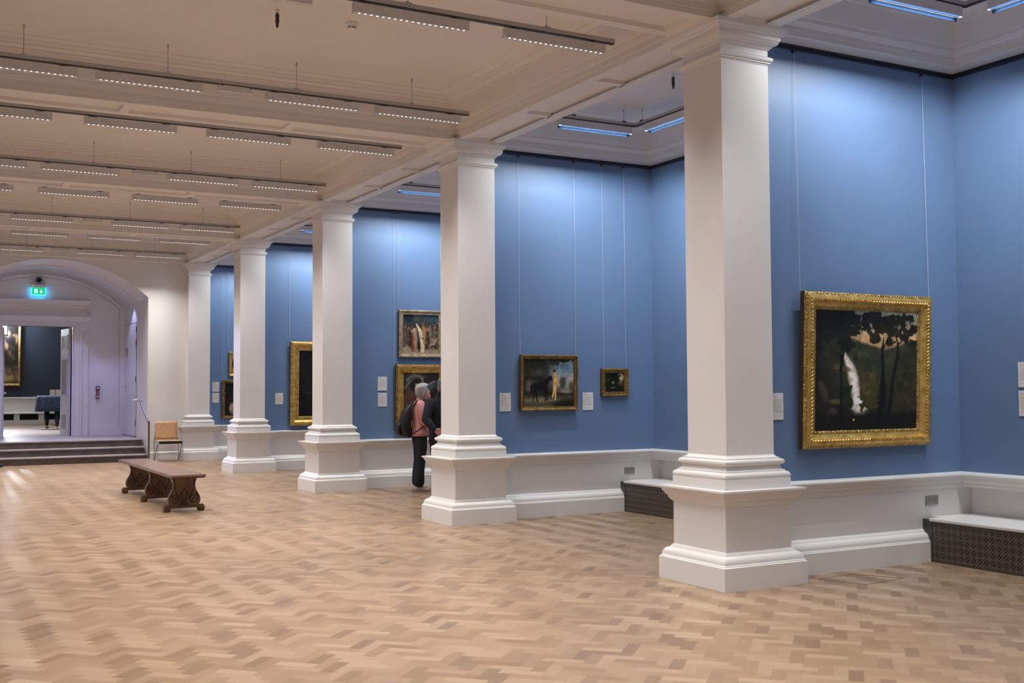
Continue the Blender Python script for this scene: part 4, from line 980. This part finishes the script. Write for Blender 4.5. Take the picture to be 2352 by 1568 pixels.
# ------------------------------------------------------------------ chair at the end wall
t = thing('stacking_chair','beech plywood chair with chrome legs against the end wall','chair',(-.305,17.86,0))
MB().bevbox(-.235,.235,.0,.40,.432,.450,.006).build('seat_pad', PLY, t)
MB().bevbox(-.235,.235,-.006,.02,.385,.440,.004).build('seat_front', BLACK, t)
mb=MB(); n=9
rings=[]
for i in range(n):
    z=.47+.385*i/(n-1); yb_=.405+.05*(i/(n-1))
    rings.append([(x, yb_+.035*(1-(x/.235)**2)+o_, z) for o_ in (0,.012) for x in ((-.235,-.12,0,.12,.235) if o_==0 else (.235,.12,0,-.12,-.235))])
mb.loft(rings).build('backrest', PLY, t)
for s_ in (-1,1):
    MB().tube([(s_*.255,.0,0),(s_*.255,.0,.43)],.011,10).ball((s_*.255,0,.435),.017).build('leg', CHROME, t)
    MB().tube([(s_*.255,.42,0),(s_*.25,.43,.43),(s_*.22,.47,.60)],.011,10).build('leg', CHROME, t)
    MB().tube([(s_*.255,.0,.42),(s_*.255,.43,.42)],.010,10).build('side_rail', CHROME, t)
    MB().tube([(s_*.252,.05,.41),(s_*.252,.41,.02)],.008,8).build('brace', DARKMET, t)

# ------------------------------------------------------------------ floor details
MB_ = MB().box(-.04,.04,-.012,.012,0,.003)
tag(MB_.build('floor_socket', plain('dark_slot',(.05,.03,.02),.5)),'small dark slot cover set in the floor right of the bench','floor socket').location=(-1.895,7.77,0)
hp=[(1.007,.091),(1.422,.132),(1.604,-.216),(1.151,-.266)]
mb=MB()
for a,b in zip(hp,hp[1:]+hp[:1]): mb.tube([(a[0],a[1],.0008),(b[0],b[1],.0008)],.0016,4)
tag(mb.build('floor_hatch', plain('hatch_gap',(.06,.03,.015),.7)),'thin dark outline of a floor hatch beside the nearest pillar','floor hatch')
t = thing('shoe','tip of a black shoe at the foot of the steps, cut by the left edge','shoe',(-3.62,18.1,0))
MB().loft([[(x,w_*math.cos(a*PI/6),h0+hh*math.sin(a*PI/6)) for a in range(12)] for x,w_,h0,hh in ((-.20,.035,.05,.045),(-.10,.045,.05,.045),(0,.045,.042,.035),(.06,.035,.035,.025),(.085,.012,.03,.012))]).build('upper', BLACK, t)
MB().box(-.2,.075,-.042,.042,0,.016).build('sole', BLACK, t)

# ------------------------------------------------------------------ people
def ell(c, rx, ry, n=32, rot=0, up=Vector((0,0,1)), fwd=Vector((1,0,0))):
    side = up.cross(fwd).normalized(); f = side.cross(up).normalized()
    return [tuple(Vector(c)+f*rx*math.cos(2*PI*i/n)+side*ry*math.sin(2*PI*i/n)) for i in range(n)]
def limb(mb, pts, radii, n=14):
    """closed tapered limb with rounded ends"""
    P=[Vector(p) for p in pts]; R=list(radii)
    d0=(P[0]-P[1]).normalized(); d1=(P[-1]-P[-2]).normalized()
    pts2=[P[0]+d0*R[0]*.8, P[0]+d0*R[0]*.5]+P+[P[-1]+d1*R[-1]*.5, P[-1]+d1*R[-1]*.8]
    rr=[R[0]*.45,R[0]*.85]+R+[R[-1]*.85,R[-1]*.45]
    mb.tube([tuple(p) for p in pts2], rr, n)
def remeshed(mb, name, mat, parent, vox=.008, smooth=4):
    o = mb.build(name, mat, parent)
    m = o.modifiers.new('fuse','REMESH'); m.mode='VOXEL'; m.voxel_size=vox; m.use_smooth_shade=True
    s_ = o.modifiers.new('soften','SMOOTH'); s_.iterations=smooth; s_.factor=.5
    return o
SKIN = plain('skin',(.62,.35,.27),.5); SKINR = plain('skin_ruddy',(.60,.26,.22),.5)
PINK = paint('pink_knit',(.60,.27,.26),.85,.08,.3,30); NAVYC = paint('navy_wool',(.010,.012,.022),.9,.2,.3,30); BLKC = paint('black_cloth',(.012,.012,.016),.85,.2,.2,20)
PACK = paint('black_nylon',(.010,.010,.012),.55,.2,.2,20); SHOEM = paint('beige_suede',(.40,.31,.27),.8,.1,.2,30)
def hair_mat(name,a,b):
    t=NT(name); mp=t.n('ShaderNodeMapping'); mp.inputs['Scale'].default_value=(60,60,8); t.l(t.obj(),mp.inputs[0]); nz=t.noise(mp.outputs[0],2,4)
    t.set(Base_Color=t.ramp(nz,[(.32,a),(.68,b)]),Roughness=.5); t.bump(nz,.6,.01); return t.mat
GREYH = hair_mat('silver_hair',(.20,.18,.18,1),(.62,.60,.60,1)); GREYD = hair_mat('cropped_grey_hair',(.10,.12,.12,1),(.22,.25,.24,1))
def head(mb, c, pitch=0, s=1.0):
    """head shape facing +x; c = centre of the skull"""
    M = Matrix.Translation(c) @ Matrix.Rotation(-pitch,4,'Y') @ Matrix.Scale(s,4)
    rings=[]
    for z,xf,xb,w in ((-.125,.062,-.005,.030),(-.118,.080,-.012,.040),(-.100,.087,-.030,.050),(-.075,.086,-.055,.060),(-.045,.088,-.078,.067),(-.015,.088,-.090,.071),(.020,.086,-.097,.075),(.055,.088,-.098,.076),(.085,.076,-.090,.069),(.108,.050,-.066,.050),(.120,.020,-.036,.025)):
        r_=[]
        for i in range(24):
            a=2*PI*i/24; x=(xf if math.cos(a)>0 else -xb)*math.cos(a); r_.append(tuple(M@Vector((x,w*math.sin(a),z))))
        rings.append(r_)
    mb.loft(rings)
    nose=[[tuple(M@Vector((x+dx*.4,dy,z))) for dx,dy in ((1,0),(0,w_),(-1.2*w_/.012*.012,0),(0,-w_))] for x,z,w_ in ((.080,.022,.008),(.090,.0,.010),(.104,-.026,.013),(.107,-.034,.015),(.090,-.044,.012))]
    mb.loft([[tuple(M@Vector(p)) for p in ((xf,0,z),(xb,w_,z),(xb-.02,0,z),(xb,-w_,z))] for z,xf,xb,w_ in ((.025,.088,.078,.008),(.0,.098,.080,.011),(-.026,.110,.082,.015),(-.036,.112,.083,.017),(-.046,.094,.080,.012))])
    for sg in (-1,1):
        mb.ball(tuple(M@Vector((-.008,sg*.074,-.012))),(.018,.010,.030),10,8); mb.ball(tuple(M@Vector((.078,sg*.030,.012))),(.012,.016,.010),8,6)
    mb.ball(tuple(M@Vector((.086,0,-.068))),(.012,.024,.007),10,6); mb.ball(tuple(M@Vector((.086,0,-.080))),(.011,.020,.007),10,6); mb.ball(tuple(M@Vector((.074,0,-.108))),(.018,.024,.016),10,6)
    return M
def eyes(M, parent):
    for sg in (-1,1):
        MB().ball(tuple(M@Vector((.080,sg*.031,.008))),(.010,.012,.007),10,6).build('eye', CARD, parent)
def hand(mb, w, d, palm_n, side, curl=.5, s=1.0):
    """w wrist point, d direction of the fingers, palm_n palm normal, side = thumb side"""
    d=Vector(d).normalized(); n=Vector(palm_n).normalized(); k=Vector(side).normalized(); w=Vector(w)
    mb.loft([[tuple(w+d*t*s+k*(a_*wd*s)+n*(b_*th*s)) for a_,b_ in ((1,0),(.8,.8),(0,1),(-.8,.8),(-1,0),(-.8,-.8),(0,-1),(.8,-.8))] for t,wd,th in ((-.01,.026,.020),(.02,.034,.019),(.055,.042,.017),(.085,.042,.014))])
    for i,(off,l_) in enumerate(((.031,.070),(.010,.080),(-.011,.074),(-.031,.058))):
        p0=w+d*.082*s+k*off*s; a=curl*(1+.1*i); p1=p0+(d*math.cos(a*.6)+n*math.sin(a*.6))*l_*.45*s; p2=p1+(d*math.cos(a*1.5)+n*math.sin(a*1.5))*l_*.32*s; p3=p2+(d*math.cos(a*2.2)+n*math.sin(a*2.2))*l_*.25*s
        limb(mb,[p0-d*.015,p0,p1,p2,p3],[.0095*s,.0095*s,.009*s,.008*s,.007*s],8)
    p0=w+d*.025*s+k*.032*s; p1=p0+(d*.6+k*.7+n*.3).normalized()*.035*s; p2=p1+(d*.9+k*.25+n*.4).normalized()*.032*s
    limb(mb,[p0-k*.012,p0,p1,p2],[.013*s,.012*s,.010*s,.008*s],8)

# --- woman, seen from her right side
FA = math.radians(-14)                        # she faces +x turned slightly
wp = thing('person','woman with short silver hair, pink top and black trousers, in profile, looking up','person',(1.395,8.66,0),FA)
body=MB(); 
TW=[(.0,.86,.105,.155),(.0,.95,.100,.145),(.005,1.05,.095,.130),(.01,1.15,.105,.140),(.01,1.24,.100,.155),(.0,1.31,.070,.135),(-.005,1.345,.050,.065)]
body.loft([ell((x,0,z),rx,ry) for x,z,rx,ry in TW])
limb(body,[(-.005,0,1.33),(.01,0,1.38),(.03,0,1.43)],[.052,.048,.048])
M=head(body,(.055,0,1.472),.27,.96)
for s_ in (-1,1):
    limb(body,[(.0,s_*.08,.86),(.01,s_*.085,.65),(.0,s_*.08,.44),(-.03,s_*.075,.25),(-.035,s_*.07,.09)],[.085,.072,.052,.048,.036])
    limb(body,[(-.035,s_*.07,.07),(.03,s_*.072,.045),(.12,s_*.075,.028)],[.036,.036,.024])
    sh=Vector((-.005,s_*.150,1.285)); el=Vector((.01,s_*.205,1.03)); wr=Vector((.20,s_*.12,.98))
    limb(body,[sh,(sh+el)/2,el],[.046,.042,.036]); limb(body,[el,(el+wr)/2,wr],[.036,.034,.024])
    hand(body,wr,(1,-s_*.45,.05),(0,-s_*.3,-1),(.3,-s_*1,.2) if False else (.35,-s_*.9,.35),.5,.92)
remeshed(body,'body',SKIN,wp,.0075,3); eyes(M,wp)
top=MB()
top.loft([ell((x,0,z),rx+.014,ry+.014) for x,z,rx,ry in [(.0,.822,.128,.186),(.0,.87,.122,.176)]+TW[1:-1]]+[ell((-.004,0,1.335),.062,.075)])
for s_ in (-1,1): limb(top,[(-.005,s_*.112,1.290),(-.004,s_*.148,1.272),(.0,s_*.176,1.18),(.01,s_*.202,1.06),(.04,s_*.196,1.02)],[.064,.069,.060,.053,.050],20)
top.build('top',PINK,wp)
tr=MB(); tr.loft([ell((0,0,z),rx,ry) for z,rx,ry in ((.66,.09,.14),(.76,.110,.165),(.86,.112,.165),(.90,.108,.155))])
for s_ in (-1,1): limb(tr,[(.0,s_*.080,.82),(.01,s_*.085,.65),(.0,s_*.082,.46),(-.02,s_*.080,.28),(-.022,s_*.078,.145)],[.100,.088,.072,.076,.080])
tr.build('trousers',BLKC,wp)
for s_ in (-1,1):
    f=.035*s_
    MB().loft([[(x+f,s_*.076+w_*math.cos(a*PI/6),h0+hh*math.sin(a*PI/6)) for a in range(12)] for x,w_,h0,hh in ((-.095,.02,.045,.035),(-.08,.036,.05,.045),(-.02,.040,.052,.045),(.05,.044,.042,.036),(.11,.040,.032,.025),(.145,.018,.026,.014))]).box(-.09+f,.14+f,s_*.076-.034,s_*.076+.034,0,.018).build('shoe', SHOEM, wp)
hr=MB(); Mh=M
hr.loft([[tuple(Mh@Vector(((xf if math.cos(a)>0 else -xb)*math.cos(a),w_*math.sin(a),z))) for a in [2*PI*i/20 for i in range(20)]] for z,xf,xb,w_ in ((-.105,-.050,-.086,.048),(-.085,-.036,-.102,.066),(-.05,-.024,-.114,.080),(-.02,-.005,-.124,.088),(.02,.020,-.128,.092),(.055,.070,-.124,.093),(.085,.096,-.112,.088),(.11,.085,-.090,.072),(.132,.050,-.055,.045),(.140,.01,-.02,.016))])
for sg in (-1,1): hr.loft([[tuple(Mh@Vector((x+.018*math.cos(a),sg*y_+.010*math.sin(a),z))) for a in [2*PI*i/8 for i in range(8)]] for x,y_,z in ((.06,.070,.095),(.045,.086,.05),(.018,.088,.0),(-.012,.084,-.04),(-.03,.076,-.07))])
hr.ball(tuple(Mh@Vector((.075,.0,.080))),(.030,.062,.032),12,8)
remeshed(hr,'hair',GREYH,wp,.008,2)
# backpack (carried: a thing of its own)
bp = thing('backpack','black rounded backpack worn on the back of the woman in pink','backpack',(1.395,8.66,0),FA)
mb=MB()
rings=[]
for z,xd,w_ in ((.80,.09,.09),(.82,.15,.125),(.88,.185,.145),(1.0,.19,.150),(1.10,.165,.145),(1.20,.125,.130),(1.27,.080,.105),(1.295,.04,.07)):
    rings.append([(-.125-xd/2+xd/2*(abs(math.cos(a))**.7)*(1 if math.cos(a)>0 else -1)+.0, w_*(abs(math.sin(a))**.7)*(1 if math.sin(a)>0 else -1), z) for a in [2*PI*i/24 for i in range(24)]])
mb.loft(rings); o=mb.build('bag', PACK, bp)
sub=o.modifiers.new('sub','SUBSURF'); sub.levels=1; sub.render_levels=1
MB().loft([[(-.125-x-xd/2+xd/2*math.cos(a),w_*math.sin(a),z) for a in [2*PI*i/16 for i in range(16)]] for z,x,xd,w_ in ((.83,.13,.06,.08),(.87,.155,.07,.105),(.96,.165,.07,.11),(1.03,.15,.05,.095))]).build('front_pocket', PACK, bp)
for s_ in (-1,1):
    MB().tube([(-.115,s_*.075,1.25),(-.06,s_*.095,1.335),(.0,s_*.105,1.350),(.075,s_*.115,1.305),(.118,s_*.125,1.20),(.105,s_*.135,1.08),(.04,s_*.158,.98),(-.05,s_*.150,.91),(-.13,s_*.12,.86)],.022,10,flat=.35).build('shoulder_strap', PACK, bp)
MB().tube([(-.12,-.03,1.27),(-.13,-.02,1.32),(-.13,.02,1.32),(-.12,.03,1.27)],.008,8).build('grab_handle', PACK, bp)

# --- man with his back to us, hands clasped behind him
mp_ = thing('person','man in a dark navy jacket, back to the camera, hands clasped behind him','person',(1.50,8.06,0),math.radians(78))
body=MB(); TM=[(.0,.88,.105,.165),(.0,1.0,.105,.165),(.005,1.12,.115,.180),(.01,1.24,.118,.190),(.0,1.325,.095,.168),(-.005,1.385,.070,.105),(-.005,1.43,.056,.066)]
body.loft([ell((x,0,z),rx,ry) for x,z,rx,ry in TM])
limb(body,[(-.01,0,1.42),(.005,0,1.47),(.02,0,1.51)],[.058,.055,.055]); M=head(body,(.03,0,1.545),.05,1.0)
for s_ in (-1,1):
    limb(body,[(.0,s_*.085,.86),(.01,s_*.098,.68),(.0,s_*.10,.47),(-.03,s_*.10,.27),(-.035,s_*.10,.09)],[.085,.082,.060,.055,.040]); limb(body,[(-.035,s_*.10,.07),(.05,s_*.11,.045),(.15,s_*.115,.03)],[.04,.04,.028])
    sh=Vector((-.01,s_*.200,1.315)); el=Vector((-.115,s_*.275,1.08)); wr=Vector((-.200,.165 if s_>0 else .02,.935 if s_>0 else .905))
    limb(body,[sh,(sh+el)/2,el],[.052,.048,.042]); limb(body,[el,(el+wr)/2,wr],[.042,.038,.028])
    hand(body,wr,(-.05,-s_*.75,-.62),(.45,0,-.3) if s_>0 else (-.6,0,.2),(-.2,-s_*.4,.8) if s_>0 else (-.2,s_*.2,-.8),.7)
remeshed(body,'body',SKINR,mp_,.0075,3); eyes(M,mp_)
jk=MB(); jk.loft([ell((x,0,z),rx+.022,ry+.020) for x,z,rx,ry in [(.0,.74,.125,.195),(.0,.88,.118,.188)]+TM[1:-1]]+[ell((-.004,0,1.45),.075,.085)])
for s_ in (-1,1):
    sh=Vector((-.01,s_*.193,1.312)); el=Vector((-.115,s_*.275,1.08)); wr=Vector((-.195,.185 if s_>0 else .00,.948 if s_>0 else .915)); limb(jk,[sh,(sh+el)/2,el],[.078,.070,.063]); limb(jk,[el,(el+wr)/2,wr],[.064,.056,.046])
jk.build('jacket',NAVYC,mp_)
MB().sweep([(.075,.06),(-.06,.075),(-.085,0),(-.06,-.075),(.075,-.06)],[(0,1.42),(.012,1.43),(.006,1.475),(-.01,1.48),(-.012,1.42)],False,-1).build('collar', NAVYC, mp_)
tr=MB(); tr.loft([ell((0,0,z),rx,ry) for z,rx,ry in ((.68,.10,.16),(.80,.118,.175),(.92,.115,.17))])
for s_ in (-1,1): limb(tr,[(.0,s_*.095,.84),(.01,s_*.10,.66),(.0,s_*.10,.47),(-.02,s_*.10,.28),(-.022,s_*.10,.14)],[.105,.095,.080,.075,.072])
tr.build('trousers',BLKC,mp_)
for s_ in (-1,1): MB().loft([[(x,s_*.105+w_*math.cos(a*PI/6),h0+hh*math.sin(a*PI/6)) for a in range(12)] for x,w_,h0,hh in ((-.11,.022,.045,.035),(-.09,.038,.05,.045),(-.02,.043,.052,.045),(.07,.047,.042,.036),(.14,.042,.032,.025),(.18,.018,.026,.014))]).box(-.10,.17,s_*.105-.036,s_*.105+.036,0,.018).build('shoe', BLACK, mp_)
hr=MB(); hr.loft([[tuple(M@Vector(((xf if math.cos(a)>0 else -xb)*math.cos(a),w_*math.sin(a),z))) for a in [2*PI*i/20 for i in range(20)]] for z,xf,xb,w_ in ((-.09,-.055,-.068,.045),(-.05,-.03,-.092,.066),(0,-.005,-.103,.075),(.05,.06,-.106,.081),(.09,.075,-.096,.074),(.115,.05,-.07,.054),(.127,.015,-.03,.022))])
remeshed(hr,'hair',GREYD,mp_,.008,2)
st = thing('shoulder_bag','small dark bag held low by the man in navy','bag',(1.50,8.06,0),math.radians(78))
MB().loft([[(-.235+x*math.cos(a),.02+w_*math.sin(a),z) for a in [2*PI*i/14 for i in range(14)]] for z,x,w_ in ((.66,.02,.05),(.68,.035,.085),(.76,.038,.09),(.82,.02,.06))]).build('pouch', BLKC, st)
MB().tube([(-.235,.06,.81),(-.235,.03,.90),(-.225,-.0,.90),(-.235,-.03,.81)],.010,8).build('strap', BLKC, st)

# ------------------------------------------------------------------ world, camera, view
w = bpy.data.worlds.new('World'); sc.world = w; w.use_nodes = True
w.node_tree.nodes['Background'].inputs[0].default_value = (.5,.55,.65,1); w.node_tree.nodes['Background'].inputs[1].default_value = .15
cam = bpy.data.cameras.new('camera'); co = bpy.data.objects.new('camera', cam); COL.objects.link(co)
cam.sensor_width = 36; cam.sensor_fit = 'HORIZONTAL'; cam.lens = 2560.96728/2352*36; cam.clip_end = 100
yaw, pitch, roll = .49962, .04291, -.00575
fw = Vector((math.sin(yaw)*math.cos(pitch), math.cos(yaw)*math.cos(pitch), math.sin(pitch))); r0 = Vector((math.cos(yaw),-math.sin(yaw),0)); u0 = r0.cross(fw)
r_ = r0*math.cos(roll)+u0*math.sin(roll); u_ = u0*math.cos(roll)-r0*math.sin(roll)
co.matrix_world = Matrix(((r_.x,u_.x,-fw.x,CAMXY[0]),(r_.y,u_.y,-fw.y,CAMXY[1]),(r_.z,u_.z,-fw.z,1.5),(0,0,0,1)))
sc.camera = co
vs = sc.view_settings; vs.view_transform = 'Standard'; vs.look = 'None'; vs.gamma = 1; vs.use_curve_mapping = False; vs.exposure = 0.0
try:
    sc.cycles.use_denoising = True; sc.cycles.max_bounces = 8; sc.cycles.diffuse_bounces = 5; sc.cycles.glossy_bounces = 3; sc.cycles.use_light_tree = True
    sc.cycles.sample_clamp_indirect = 6
except Exception: pass
